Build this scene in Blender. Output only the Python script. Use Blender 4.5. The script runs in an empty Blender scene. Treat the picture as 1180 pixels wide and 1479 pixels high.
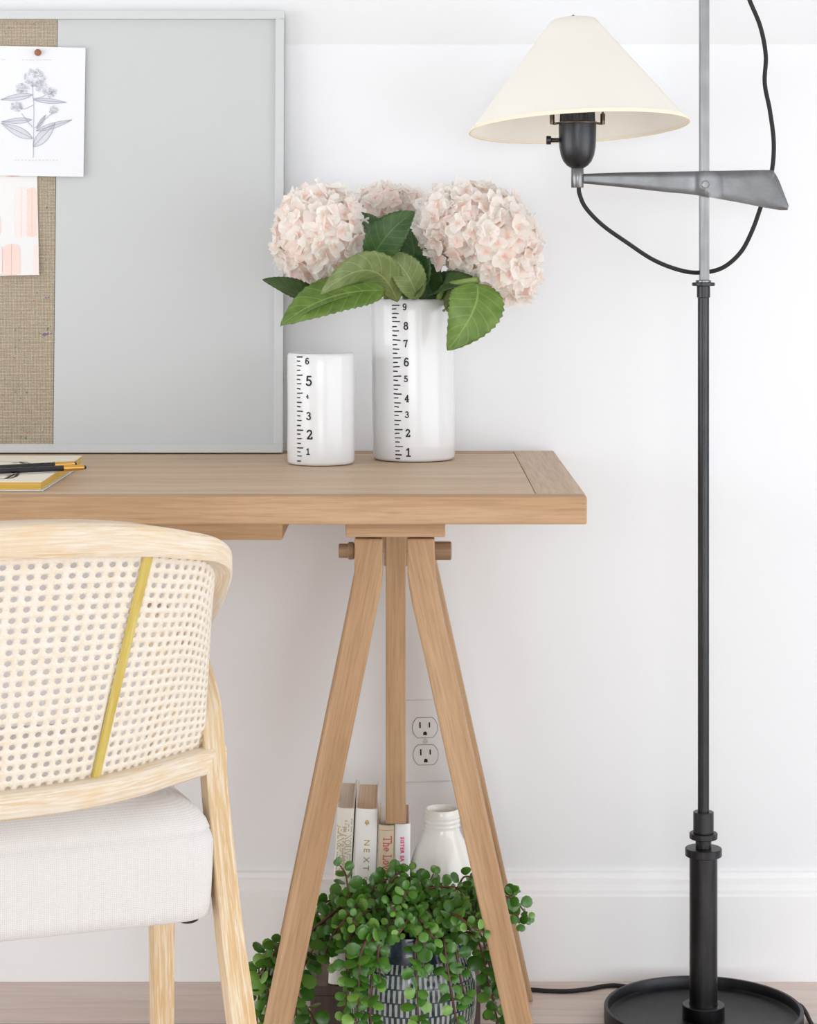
import bpy, bmesh, math, random
from mathutils import Vector, Matrix
R = math.radians
random.seed(7)
scene = bpy.context.scene
COL = scene.collection

# ------------------------------------------------------------------ survey
# measured from the photograph: focal length in pixels, principal column, horizon row, eye height, camera-wall distance
F, CX, HY, EYE, DW = 3289.0, 590.0, 366.0, 1.015, 3.19
def U(px, py, d):
    """world point seen at pixel (px,py) at distance d in front of the camera (wall is y = 0)"""
    return Vector(((px-CX)*d/F, d-DW, EYE-(py-HY)*d/F))
def W(px, d): return (px-CX)*d/F
def Z(py, d): return EYE-(py-HY)*d/F

# ------------------------------------------------------------------ object helpers
def tag(o, label=None, cat=None, group=None, kind=None):
    if label: o['label'] = label
    if cat: o['category'] = cat
    if group: o['group'] = group
    if kind: o['kind'] = kind
    return o
def thing(name, label, cat, loc=(0,0,0), group=None):
    o = bpy.data.objects.new(name, None); COL.objects.link(o)
    o.location = loc; o.empty_display_size = .05
    return tag(o, label, cat, group)
def link_mesh(name, me, mat, parent=None, bevel=0, seg=2, smooth=None):
    me.materials.append(mat)
    if smooth is not None:
        me.polygons.foreach_set('use_smooth', [True]*len(me.polygons))
        me.set_sharp_from_angle(angle=R(smooth))
    o = bpy.data.objects.new(name, me); COL.objects.link(o)
    if parent:
        o.parent = parent
        o.matrix_parent_inverse = Matrix.Translation(-Vector(parent.location)) if parent.type=='EMPTY' else Matrix()
    if bevel:
        b = o.modifiers.new('bevel', 'BEVEL'); b.width = bevel; b.segments = seg; b.limit_method = 'ANGLE'; b.angle_limit = R(35)
    return o
def abs_loc(o):
    v = Vector(o.location) if not o.parent else Vector((0,0,0))
    p = o.parent
    if p: v = abs_loc(p)
    return v

class MB:
    """collects geometry for one mesh"""
    def __init__(s): s.v=[]; s.f=[]; s.uv={}
    def add(s, vs, fs, uvs=None):
        n = len(s.v); s.v += [tuple(v) for v in vs]
        for i, f in enumerate(fs):
            if uvs: s.uv[len(s.f)] = [uvs[k] for k in f]
            s.f.append([n+k for k in f])
        return s
    def box(s, x0,x1,y0,y1,z0,z1):
        vs=[(x0,y0,z0),(x1,y0,z0),(x1,y1,z0),(x0,y1,z0),(x0,y0,z1),(x1,y0,z1),(x1,y1,z1),(x0,y1,z1)]
        return s.add(vs, [(3,2,1,0),(4,5,6,7),(0,1,5,4),(1,2,6,5),(2,3,7,6),(3,0,4,7)])
    def prism_y(s, pts, y0, y1):
        """polygon in x,z extruded along y; pts counter-clockwise seen from the camera (-y)"""
        n=len(pts)
        vs=[(x,y0,z) for x,z in pts]+[(x,y1,z) for x,z in pts]
        fs=[tuple(range(n)), tuple(range(2*n-1,n-1,-1))]
        for i in range(n):
            j=(i+1)%n; fs.append((i,i+n,j+n,j))
        return s.add(vs,fs)
    def lathe(s, prof, c=(0,0,0), seg=48, rot=None, cap=True):
        c=Vector(c); n=len(prof); vs=[]; uv=[]
        for k in range(seg+1):
            a=2*math.pi*k/seg
            for (r,z) in prof:
                p=Vector((r*math.sin(a),-r*math.cos(a),z))
                if rot: p=rot@p
                vs.append(c+p); uv.append((k/seg, z))
        fs=[]
        for k in range(seg):
            for i in range(n-1):
                a,b=k*n+i,(k+1)*n+i
                fs.append((a,b,b+1,a+1))
        s.add(vs,fs,uv)
        return s
    def tube(s, pts, r, seg=10, cap=True, sub=6):
        P=smooth_path(pts,sub) if sub else [Vector(p) for p in pts]
        rs=r if callable(r) else (lambda t:r)
        up=Vector((0,1,0)); prev=None; vs=[]; L=0; uv=[]
        for i,p in enumerate(P):
            t=(P[min(i+1,len(P)-1)]-P[max(i-1,0)]).normalized()
            if prev is None:
                a=t.cross(Vector((0.3,1,0.2))).normalized()
            else:
                a=(prev-t*prev.dot(t)).normalized()
            prev=a; b=t.cross(a)
            if i: L+=(P[i]-P[i-1]).length
            rr=rs(i/(len(P)-1))
            for k in range(seg+1):
                th=2*math.pi*k/seg
                vs.append(p+a*(rr*math.cos(th))+b*(rr*math.sin(th))); uv.append((L,rr*th))
        fs=[]; m=seg+1
        for i in range(len(P)-1):
            for k in range(seg):
                a0=i*m+k; fs.append((a0,a0+1,a0+1+m,a0+m))
        if cap:
            fs.append(tuple(range(seg-1,-1,-1))); e=(len(P)-1)*m; fs.append(tuple(range(e,e+seg)))
        s.add(vs,fs,uv); return s
    def loft(s, secs, closed_section=True, cap=True, vscale=None):
        """secs: list of equally long point lists; uv.x runs along, uv.y around"""
        n=len(secs[0]); vs=[]; uv=[]; L=0; m=n+1 if closed_section else n
        for i,sec in enumerate(secs):
            if i: L+=(Vector(sec[0])-Vector(secs[i-1][0])).length
            w=0
            for k in range(m):
                p=Vector(sec[k%n])
                if k: w+=(p-Vector(sec[(k-1)%n])).length
                vs.append(p); uv.append((L,w))
        fs=[]
        for i in range(len(secs)-1):
            for k in range(m-1):
                a=i*m+k; fs.append((a,a+1,a+1+m,a+m))
        if cap and closed_section:
            fs.append(tuple(range(n-1,-1,-1))); e=(len(secs)-1)*m; fs.append(tuple(range(e,e+n)))
        s.add(vs,fs,uv); return s
    def mesh(s, name, weld=True):
        me=bpy.data.meshes.new(name); me.from_pydata(s.v,[],s.f)
        if s.uv:
            l=me.uv_layers.new(name='UVMap')
            for p in me.polygons:
                if p.index in s.uv:
                    for li,c in zip(p.loop_indices, s.uv[p.index]): l.data[li].uv=c
        bm=bmesh.new(); bm.from_mesh(me)
        if weld: bmesh.ops.remove_doubles(bm, verts=bm.verts, dist=1e-6)
        bmesh.ops.recalc_face_normals(bm, faces=bm.faces)
        bm.to_mesh(me); bm.free(); me.update()
        return me
    def build(s, name, mat, parent=None, bevel=0, smooth=None, seg=2, weld=True):
        return link_mesh(name, s.mesh(name, weld), mat, parent, bevel, seg, smooth)

def smooth_path(pts, sub=6):
    P=[Vector(p) for p in pts]
    if len(P)<3: 
        return [P[0].lerp(P[-1],i/sub) for i in range(sub+1)]
    out=[]
    for i in range(len(P)-1):
        p0=P[i-1] if i else P[0]*2-P[1]; p1=P[i]; p2=P[i+1]; p3=P[i+2] if i+2<len(P) else P[-1]*2-P[-2]
        for k in range(sub):
            t=k/sub
            out.append(0.5*((2*p1)+(p2-p0)*t+(2*p0-5*p1+4*p2-p3)*t*t+(3*p1-p0-3*p2+p3)*t**3))
    out.append(P[-1]); return out
def interp(tab, t):
    """catmull-rom through a table of equally weighted tuples; t in 0..1"""
    n=len(tab)-1; x=min(max(t,0),1)*n; i=min(int(x),n-1); t=x-i
    g=lambda k: Vector(tab[min(max(k,0),n)])
    p1,p2=g(i),g(i+1); p0=g(i-1) if i else p1*2-p2; p3=g(i+2) if i+2<=n else p2*2-p1
    return 0.5*((2*p1)+(p2-p0)*t+(2*p0-5*p1+4*p2-p3)*t*t+(3*p1-p0-3*p2+p3)*t**3)

# ------------------------------------------------------------------ materials
def lin(c): return tuple(((v/255)/12.92 if v/255<=.04045 else ((v/255+.055)/1.055)**2.4) for v in c)+(1,)
class N:
    def __init__(s,name):
        s.m=bpy.data.materials.new(name); s.m.use_nodes=True; s.t=s.m.node_tree; s.b=s.t.nodes['Principled BSDF']
        s.out=s.t.nodes['Material Output']
    def n(s,kind,**kw):
        x=s.t.nodes.new(kind)
        for k,v in kw.items():
            if k in x.inputs.keys() if isinstance(k,str) else False: pass
            setattr(x,k,v)
        return x
    def l(s,a,b): s.t.links.new(a,b)
    def coord(s,kind='Object',scale=(1,1,1),rot=(0,0,0)):
        tc=s.n('ShaderNodeTexCoord'); mp=s.n('ShaderNodeMapping')
        mp.inputs['Scale'].default_value=scale; mp.inputs['Rotation'].default_value=rot
        s.l(tc.outputs[kind],mp.inputs['Vector']); return mp.outputs['Vector']
    def noise(s,vec,scale=5,detail=4,rough=.5,dist=0):
        x=s.n('ShaderNodeTexNoise'); x.inputs['Scale'].default_value=scale; x.inputs['Detail'].default_value=detail
        x.inputs['Roughness'].default_value=rough; x.inputs['Distortion'].default_value=dist
        s.l(vec,x.inputs['Vector']); return x.outputs['Fac']
    def ramp(s,fac,stops):
        x=s.n('ShaderNodeValToRGB'); e=x.color_ramp.elements
        while len(e)<len(stops): e.new(.5)
        for el,(p,c) in zip(e,stops): el.position=p; el.color=c if len(c)==4 else tuple(c)+(1,)
        s.l(fac,x.inputs['Fac']); return x.outputs['Color']
    def mix(s,fac,a,b,mode='MIX'):
        x=s.n('ShaderNodeMix'); x.data_type='RGBA'; x.blend_type=mode
        for src,i in ((fac,0),(a,6),(b,7)):
            if hasattr(src,'links') or hasattr(src,'is_linked'): s.l(src,x.inputs[i])
            else: x.inputs[i].default_value=src
        return x.outputs[2]
    def math(s,op,a,b=0.0,c=0.0):
        x=s.n('ShaderNodeMath'); x.operation=op
        for src,i in ((a,0),(b,1),(c,2)):
            if hasattr(src,'is_linked'): s.l(src,x.inputs[i])
            else: x.inputs[i].default_value=src
        return x.outputs[0]
    def bump(s,h,strength=.2,dist=.001):
        x=s.n('ShaderNodeBump'); x.inputs['Strength'].default_value=strength; x.inputs['Distance'].default_value=dist
        s.l(h,x.inputs['Height']); s.l(x.outputs['Normal'],s.b.inputs['Normal']); return x
    def set(s,**kw):
        for k,v in kw.items():
            i=s.b.inputs[{'color':'Base Color','rough':'Roughness','metal':'Metallic','coat':'Coat Weight','spec':'Specular IOR Level','sss':'Subsurface Weight','sheen':'Sheen Weight'}[k]]
            if hasattr(v,'is_linked'): s.l(v,i)
            else: i.default_value=v
        return s
def plain(name,c,rough=.5,metal=0,noise=0,bump=0,bscale=300,**kw):
    k=N(name); k.set(rough=rough,metal=metal,**kw)
    col=lin(c)
    v=k.coord('Object')
    if noise:
        f=k.noise(v,40,5); a=tuple(x*(1-noise) for x in col[:3])+(1,); b=tuple(min(1,x*(1+noise)) for x in col[:3])+(1,)
        k.set(color=k.ramp(f,[(.3,a),(.7,b)]))
    else: k.set(color=col)
    if bump: k.bump(k.noise(v,bscale,3),bump,.001)
    return k.m
def oak(name, axis, base, dark, light, rot=(0,0,0), coord='Object', amount=1.0):
    """straight-grained oak: fine pores and broad growth bands stretched along an axis"""
    k=N(name)
    def sc(l,c): return {'X':(l,c,c),'Y':(c,l,c),'Z':(c,c,l)}[axis]
    v0=k.coord(coord,(1,1,1),rot)
    def mp(s):
        m=k.n('ShaderNodeMapping'); m.inputs['Scale'].default_value=s; k.l(v0,m.inputs['Vector']); return m.outputs['Vector']
    broad=k.noise(mp(sc(1.6,26)),1.0,3,.55,.6)
    fine=k.noise(mp(sc(9,260)),1.0,4,.65,.2)
    pore=k.noise(mp(sc(28,900)),1.0,2,.5)
    col=k.ramp(broad,[(.25,lin(dark)),(.5,lin(base)),(.75,lin(light))])
    fcol=k.ramp(fine,[(.3,(.70,.67,.63)),(.58,(1,1,1))])
    col=k.mix(.75*amount,col,fcol,'MULTIPLY')
    pcol=k.ramp(pore,[(.30,(.72,.68,.64)),(.42,(1,1,1))])
    col=k.mix(.55*amount,col,pcol,'MULTIPLY')
    k.set(color=col,rough=.48,spec=.35)
    k.bump(fine,.12,.0006)
    return k.m
M={}
def mk_materials():
    # wall paint
    k=N('wall_paint'); k.set(color=lin((240,241,243)),rough=.75,spec=.25); k.bump(k.noise(k.coord(),160,4),.10,.0012); M['wall']=k.m
    k=N('upper_wall_paint'); k.set(color=lin((231,231,232)),rough=.7,spec=.25); k.bump(k.noise(k.coord(),160,4),.07,.001); M['panel']=k.m
    M['trim']=plain('trim_paint',(247,247,248),.45)
    M['ceiling']=plain('ceiling_paint',(205,205,206),.8)
    oa=dict(base=(186,150,113),dark=(172,134,97),light=(198,164,129))
    M['oakX']=oak('oak_long','X',**oa); M['oakY']=oak('oak_cross_lightened','Y',base=(198,169,141),dark=(183,153,125),light=(210,184,157)); M['oakZ']=oak('oak_upright','Z',**oa)  # oakY is lightened: light on the desk top put into its colour
    M['oakZl']=oak('oak_splay_left','Z',rot=(0,-R(11.5),0),**oa); M['oakZr']=oak('oak_splay_right','Z',rot=(0,R(12.5),0),**oa)
    M['oakTop']=oak('oak_top_lightened','X',base=(205,177,146),dark=(194,164,132),light=(214,189,160))  # lighter copy of the oak, grazing reflections put into the colour
    M['pegwood']=oak('peg_oak','X',base=(160,131,104),dark=(140,112,88),light=(176,148,120)); M['boxwood']=oak('stained_wood','Z',base=(96,78,70),dark=(80,64,58),light=(110,90,80))
    # floor planks
    k=N('floor_planks'); v=k.coord('Object')
    br=k.n('ShaderNodeTexBrick'); br.offset=.37; br.inputs['Scale'].default_value=1; br.inputs['Brick Width'].default_value=1.6
    br.inputs['Row Height'].default_value=.19; br.inputs['Mortar Size'].default_value=.0012; br.inputs['Mortar Smooth'].default_value=.2
    br.inputs['Color1'].default_value=(.35,.35,.35,1); br.inputs['Color2'].default_value=(.65,.65,.65,1); br.inputs['Mortar'].default_value=(0,0,0,1)
    k.l(v,br.inputs['Vector'])
    mp=k.n('ShaderNodeMapping'); mp.inputs['Scale'].default_value=(2,26,1); k.l(v,mp.inputs['Vector'])
    g=k.noise(mp.outputs['Vector'],1.6,6,.6,.7)
    col=k.ramp(g,[(.25,lin((204,187,175))),(.5,lin((220,205,195))),(.78,lin((230,218,209)))])
    col=k.mix(.35,col,br.outputs['Color'],'OVERLAY')
    col=k.mix(k.math('MULTIPLY',br.outputs['Fac'],.6),col,lin((120,100,90)))
    k.set(color=col,rough=.42,spec=.4); k.bump(g,.08,.001); M['floor']=k.m
    # chair wood, limed: warm ash with white in the grain
    k=N('limed_ash'); v0=k.coord('UV')
    def mp(s):
        m=k.n('ShaderNodeMapping'); m.inputs['Scale'].default_value=s; k.l(v0,m.inputs['Vector']); return m.outputs['Vector']
    a=k.noise(mp((5,60,1)),1,5,.6,.8); b=k.noise(mp((22,420,1)),1,4,.65,.4); c=k.noise(mp((7,18,1)),1,2,.5,1.5)
    col=k.ramp(a,[(.3,lin((211,181,138))),(.48,lin((217,196,167))),(.68,lin((223,210,192)))])
    col=k.mix(k.ramp(b,[(.42,(0,0,0)),(.62,(.75,.75,.75))]),col,lin((229,222,211)))
    col=k.mix(k.ramp(c,[(.52,(0,0,0)),(.75,(.5,.5,.5))]),col,lin((222,188,136)))
    k.set(color=col,rough=.5,spec=.3); k.bump(b,.15,.0006); M['ash']=k.m
    # the legs are yellower
    k=N('limed_ash_leg'); v0=k.coord('UV')
    a=k.noise(mp((6,50,1)),1,5,.6,.8); b=k.noise(mp((16,330,1)),1,5,.7,.6)
    col=k.ramp(a,[(.3,lin((205,164,110))),(.5,lin((212,180,136))),(.72,lin((220,199,166)))])
    col=k.mix(k.ramp(b,[(.46,(0,0,0)),(.66,(.8,.8,.8))]),col,lin((232,222,205)))
    k.set(color=col,rough=.5,spec=.3); k.bump(b,.15,.0006); M['ashleg']=k.m
    # cane
    k=N('cane_webbing'); v=k.coord('UV')
    sp=k.n('ShaderNodeSeparateXYZ'); k.l(v,sp.inputs[0])
    s1=k.math('SINE',k.math('MULTIPLY',sp.outputs[0],math.pi*8)); s2=k.math('SINE',k.math('MULTIPLY',sp.outputs[1],math.pi*8))
    nz=k.noise(v,.9,4,.6)
    col=k.ramp(nz,[(.25,lin((229,214,193))),(.5,lin((233,223,208))),(.75,lin((235,229,220)))])
    fl=k.noise(v,6,2,.6); col=k.mix(k.ramp(fl,[(.6,(0,0,0)),(.75,(.6,.6,.6))]),col,lin((216,184,140)))
    k.set(color=col,rough=.5,spec=.3); k.bump(k.math('ADD',s1,s2),.14,.0005); M['cane']=k.m
    k=N('olive_strip'); v=k.coord('UV',(14,160,1)); col=k.ramp(k.noise(v,1,4,.6),[(.3,lin((190,160,66))),(.55,lin((203,182,98))),(.75,lin((214,200,128)))])
    k.set(color=col,rough=.35,spec=.5); M['strip']=k.m
    # linen seat
    k=N('seat_linen'); v=k.coord('Object',(1,1,1),(0,0,-R(20)))
    w1=k.n('ShaderNodeTexWave'); w1.inputs['Scale'].default_value=170; w1.bands_direction='X'; k.l(v,w1.inputs['Vector'])
    w1.inputs['Distortion'].default_value=1.5; w1.inputs['Detail Scale'].default_value=3
    w2=k.n('ShaderNodeTexWave'); w2.inputs['Scale'].default_value=170; w2.bands_direction='Z'; k.l(v,w2.inputs['Vector'])
    w2.inputs['Distortion'].default_value=1.5; w2.inputs['Detail Scale'].default_value=3
    h=k.math('MULTIPLY',w1.outputs['Fac'],w2.outputs['Fac'])
    k.set(color=k.ramp(h,[(0,lin((214,209,206))),(.7,lin((229,227,226)))]),rough=.9,spec=.1,sheen=.15); k.bump(h,.35,.0008); M['linen']=k.m
    # burlap pin panel
    k=N('burlap'); v=k.coord('Object')
    w1=k.n('ShaderNodeTexWave'); w1.inputs['Scale'].default_value=150; w1.bands_direction='X'; w1.inputs['Distortion'].default_value=2.5; w1.inputs['Detail Scale'].default_value=4; k.l(v,w1.inputs['Vector'])
    w2=k.n('ShaderNodeTexWave'); w2.inputs['Scale'].default_value=150; w2.bands_direction='Z'; w2.inputs['Distortion'].default_value=2.5; w2.inputs['Detail Scale'].default_value=4; k.l(v,w2.inputs['Vector'])
    h=k.math('MULTIPLY',w1.outputs['Fac'],w2.outputs['Fac'])
    mp1=k.n('ShaderNodeMapping'); mp1.inputs['Scale'].default_value=(60,60,500); k.l(v,mp1.inputs['Vector']); t1=k.noise(mp1.outputs['Vector'],1,3)
    col=k.ramp(h,[(0,lin((152,138,118))),(.35,lin((194,181,160))),(.8,lin((220,210,193)))])
    col=k.mix(k.ramp(t1,[(.35,(.5,.5,.5)),(.6,(0,0,0))]),col,lin((160,145,122)))
    for sc_,cc,th in ((190,(80,130,100),.725),(170,(200,110,90),.73),(160,(110,100,140),.735)):
        sp_=k.noise(v,sc_,1); col=k.mix(k.ramp(sp_,[(th,(0,0,0)),(th+.03,(.8,.8,.8))]),col,lin(cc))
    k.set(color=col,rough=.95,spec=.05); k.bump(h,.5,.001); M['burlap']=k.m
    M['greypanel']=plain('grey_magnetic_panel',(197,199,199),.42,spec=.4)
    M['frame']=plain('grey_frame',(204,206,206),.4,spec=.4)
    M['paper']=plain('paper',(232,233,236),.8,spec=.1); M['paper2']=plain('watercolour_paper',(234,233,232),.8,spec=.1)
    M['ink']=plain('pale_pencil_ink',(198,201,208),.9,spec=0); M['inkline']=plain('faint_caption_ink',(214,215,219),.9,spec=0); M['inkdark']=plain('dark_pencil_ink',(168,172,183),.9,spec=0); M['inklight']=plain('light_pencil_wash',(224,226,231),.9,spec=0)
    M['blush']=plain('blush_paint',(247,215,205),.85,noise=.03,spec=0); M['blush2']=plain('pale_blush_paint',(246,228,224),.85,noise=.02,spec=0)
    M['cork']=plain('pin_wood',(150,98,66),.5,noise=.2)
    M['ceramic']=plain('white_glaze',(231,231,232),.15,spec=.42,coat=.12); M['cream']=plain('cream_glaze',(234,231,224),.14,spec=.5,coat=.3)
    M['black']=plain('black_print',(38,30,28),.6)
    M['slate']=plain('slot_shade_black',(6,6,6),.6)  # black on raised patches stands in for shade inside the slots
    # hydrangea
    k=N('hydrangea_petal'); gi=k.n('ShaderNodeNewGeometry'); v=k.coord('UV')
    sp=k.n('ShaderNodeSeparateXYZ'); k.l(v,sp.inputs[0])
    c1=k.ramp(gi.outputs['Random Per Island'],[(0,lin((255,251,246))),(.45,lin((255,253,249))),(.8,lin((255,248,243))),(1,lin((255,238,230)))])
    col=k.mix(k.ramp(sp.outputs[0],[(0,(.7,.7,.7)),(.22,(.12,.12,.12)),(.4,(0,0,0))]),c1,lin((249,200,178)))
    k.set(color=col,rough=.65,spec=.15)
    tr=k.n('ShaderNodeBsdfTranslucent'); k.l(col,tr.inputs['Color']); mx=k.n('ShaderNodeMixShader'); mx.inputs[0].default_value=.5
    k.l(k.b.outputs[0],mx.inputs[1]); k.l(tr.outputs[0],mx.inputs[2]); k.l(mx.outputs[0],k.out.inputs['Surface']); M['petal']=k.m
    M['core']=plain('flower_core',(253,232,222),.8)
    def leafmat(name,c0,c1,vein):
        k=N(name); v=k.coord('UV'); sp=k.n('ShaderNodeSeparateXYZ'); k.l(v,sp.inputs[0])
        s,t=sp.outputs[0],sp.outputs[1]           # s along 0..1, t across -1..1
        at=k.math('ABSOLUTE',t)
        mid=k.math('LESS_THAN',at,.035)
        ph=k.math('FRACT',k.math('MULTIPLY',k.math('SUBTRACT',s,k.math('MULTIPLY',at,.20)),8))
        side=k.math('LESS_THAN',k.math('ABSOLUTE',k.math('SUBTRACT',ph,.5)),.055)
        vn=k.math('MAXIMUM',mid,k.math('MULTIPLY',side,.55))
        nz=k.noise(k.coord('Object'),60,4)
        col=k.ramp(nz,[(.3,lin(c0)),(.7,lin(c1))])
        col=k.mix(k.math('MULTIPLY',vn,.62),col,lin(vein)); k.set(color=col,rough=.42,spec=.4)
        k.bump(k.math('SUBTRACT',1.0,k.math('MAXIMUM',mid,side)),.35,.002)
        tr=k.n('ShaderNodeBsdfTranslucent'); k.l(col,tr.inputs['Color']); mx=k.n('ShaderNodeMixShader'); mx.inputs[0].default_value=.2
        k.l(k.b.outputs[0],mx.inputs[1]); k.l(tr.outputs[0],mx.inputs[2]); k.l(mx.outputs[0],k.out.inputs['Surface'])
        return k.m
    M['leafdark']=leafmat('hydrangea_leaf_dark',(52,82,42),(78,106,56),(104,130,80))
    M['leaf']=leafmat('hydrangea_leaf',(92,122,50),(122,150,70),(160,182,104))
    M['leafolive']=leafmat('hydrangea_leaf_underside',(112,130,72),(138,154,96),(170,184,126))
    M['stem']=plain('green_stem',(128,150,80),.5)
    k=N('succulent_leaf'); gi=k.n('ShaderNodeNewGeometry')
    col=k.ramp(gi.outputs['Random Per Island'],[(0,lin((54,98,28))),(.45,lin((74,122,40))),(.85,lin((96,142,56))),(1,lin((132,172,78)))])
    k.set(color=col,rough=.28,spec=.5); M['jade']=k.m
    M['vine']=plain('red_brown_stem',(92,52,46),.55,noise=.2)
    M['soil']=plain('potting_soil',(52,40,34),.95,noise=.3,bump=.6,bscale=200)
    # carved pot
    k=N('carved_glaze'); v=k.coord('UV'); sp=k.n('ShaderNodeSeparateXYZ'); k.l(v,sp.inputs[0])
    u,z=sp.outputs[0],sp.outputs[1]
    row=k.math('MULTIPLY',z,1/.0162); rf=k.math('FRACT',row); rid=k.math('FLOOR',row)
    ph=k.math('FRACT',k.math('ADD',k.math('MULTIPLY',u,72),k.math('MULTIPLY',rid,.37)))
    nz=k.noise(k.coord('Object'),90,3)
    rib=k.math('LESS_THAN',k.math('ABSOLUTE',k.math('SUBTRACT',ph,.5)),k.math('MULTIPLY_ADD',nz,.22,.13))
    band=k.math('LESS_THAN',k.math('ABSOLUTE',k.math('SUBTRACT',rf,.5)),.445)
    low=k.math('LESS_THAN',z,.157)
    st=k.math('MULTIPLY',k.math('MULTIPLY',rib,band),low)
    col=k.mix(st,k.ramp(nz,[(.3,lin((38,48,58))),(.7,lin((62,76,88)))]),lin((176,182,176)))
    k.set(color=col,rough=.18,spec=.55,coat=.3); k.bump(st,.6,.0015); M['pot']=k.m
    # metals
    def metal(name,c,rough,sc=(60,60,8),var=.25):
        k=N(name); v=k.coord('Object',sc); f=k.noise(v,4,5,.65); f2=k.noise(k.coord('Object'),22,3)
        col=lin(c); a=tuple(x*(1-var) for x in col[:3])+(1,); b=tuple(x*(1+var) for x in col[:3])+(1,)
        c1=k.mix(.5,k.ramp(f,[(.3,a),(.7,b)]),k.ramp(f2,[(.3,a),(.7,b)]))
        k.set(color=c1,metal=1.0,rough=rough); return k.m
    M['bronze']=metal('blackened_bronze',(66,66,68),.36,(60,60,4)); M['dishmetal']=metal('blackened_dish',(60,60,62),.42,(20,20,20))
    M['steel']=metal('brushed_steel',(124,124,124),.30,(80,80,3)); M['armsteel']=metal('worn_steel_plate',(108,108,109),.30,(10,10,14),.3)
    M['brass']=metal('bronze_wire',(104,90,78),.3); M['gold']=plain('gold_foil',(196,164,96),.35,metal=.3)
    M['cord']=plain('black_cord',(30,30,31),.7,bump=.3,bscale=900); M['rubber']=plain('black_plastic',(22,22,23),.45)
    k=N('shade_linen'); col=lin((254,251,243)); k.set(color=col,rough=.9,spec=.08)
    tr=k.n('ShaderNodeBsdfTranslucent'); tr.inputs['Color'].default_value=lin((254,251,246)); mx=k.n('ShaderNodeMixShader'); mx.inputs[0].default_value=.15
    k.bump(k.noise(k.coord('Object',(700,700,60)),1,2),.08,.0005)
    k.l(k.b.outputs[0],mx.inputs[1]); k.l(tr.outputs[0],mx.inputs[2]); k.l(mx.outputs[0],k.out.inputs['Surface']); M['shade']=k.m; mx.inputs[0].default_value=.3
    M['shadetape']=plain('shade_binding',(247,235,213),.85); M['shadelining']=M['shade']
    M['outgap']=plain('outlet_gap',(150,150,152),.6); M['plate']=plain('outlet_plastic',(238,238,239),.3)
    M['whitecover']=plain('white_bookcloth',(236,235,232),.7,bump=.15,bscale=1500); M['ivorycover']=plain('ivory_jacket',(228,222,211),.6,noise=.03)
    M['tancover']=plain('tan_jacket',(208,192,166),.7,noise=.03); M['whitejacket']=plain('white_jacket',(238,237,237),.45)
    k=N('page_edges'); v=k.coord('Object',(900,3,3)); k.set(color=k.ramp(k.noise(v,1,2),[(.3,lin((214,190,162))),(.7,lin((236,216,192)))]),rough=.9); M['pages']=k.m
    k=N('white_page_edges'); v=k.coord('Object',(900,3,3)); k.set(color=k.ramp(k.noise(v,1,2),[(.3,lin((220,211,200))),(.7,lin((240,233,223)))]),rough=.9); M['pageswhite']=k.m
    M['foilpale']=plain('pale_gold_print',(190,172,138),.5); M['red']=plain('rose_red_print',(200,84,84),.6); M['pink']=plain('hot_pink_print',(226,58,128),.6)
    k=N('yellow_page_edges'); v=k.coord('Object',(3,3,900)); k.set(color=k.ramp(k.noise(v,1,2),[(.3,lin((198,156,62))),(.7,lin((224,188,100)))]),rough=.8); M['yellow']=k.m
    M['notecover']=plain('cream_cover',(238,230,212),.6); M['noteback']=plain('pale_grey_cover',(206,208,210),.5)
    M['pencil']=plain('black_lacquer',(36,37,40),.3,spec=.5); M['ferrule']=plain('gold_ferrule',(222,168,84),.28,metal=.75); M['eraser']=plain('navy_eraser',(52,48,72),.8)
mk_materials()

# ------------------------------------------------------------------ stroke lettering
def stroke_add(mb, pts, w, put, discs=True):
    """flat ribbon along pts (2-D), put(a,b) maps to the surface"""
    P=[Vector((a,b)) for a,b in pts]
    for i in range(len(P)-1):
        t=P[i+1]-P[i]
        if t.length<1e-9: continue
        n=max(1,int(t.length/.004)); nrm=Vector((-t.y,t.x)).normalized()*(w/2)
        vs=[]; 
        for k in range(n+1):
            q=P[i]+t*(k/n); vs.append(put(*(q+nrm))); vs.append(put(*(q-nrm)))
        mb.add(vs,[(2*k,2*k+1,2*k+3,2*k+2) for k in range(n)])
    if discs:
        for q in P:
            vs=[put(q.x+w/2*math.cos(2*math.pi*k/8),q.y+w/2*math.sin(2*math.pi*k/8)) for k in range(8)]
            mb.add(vs,[tuple(range(8))])
def arc(cx,cy,rx,ry,a0,a1,n=14): return [(cx+rx*math.cos(R(a0+(a1-a0)*k/n)),cy+ry*math.sin(R(a0+(a1-a0)*k/n))) for k in range(n+1)]
DIG={
 '1':[[(.1,.8),(.32,.98),(.32,0)],[(.08,.01),(.56,.01)]],
 '2':[arc(.29,.73,.24,.25,165,-30)+[(.07,.04),(.57,.04),(.58,.2)]],
 '3':[arc(.27,.75,.22,.23,150,-80),arc(.27,.27,.27,.26,85,-155)],
 '4':[[(.42,0),(.42,.98),(.03,.3),(.58,.3)],[(.27,.01),(.57,.01)]],
 '5':[[(.52,.96),(.15,.96),(.11,.53)]+arc(.28,.31,.27,.29,120,-150)],
 '6':[[(.5,.88)]+arc(.32,.5,.25,.48,70,180)+arc(.3,.29,.24,.28,180,540,22)],
 '7':[[(.05,.82),(.05,.97),(.56,.97),(.38,.55),(.28,0)]],
 '8':[arc(.3,.75,.2,.22,0,360,20),arc(.3,.27,.25,.27,0,360,20)],
}
DIG['9']=[[(.6-x,1-y) for x,y in s] for s in DIG['6']]
S=.07
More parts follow.
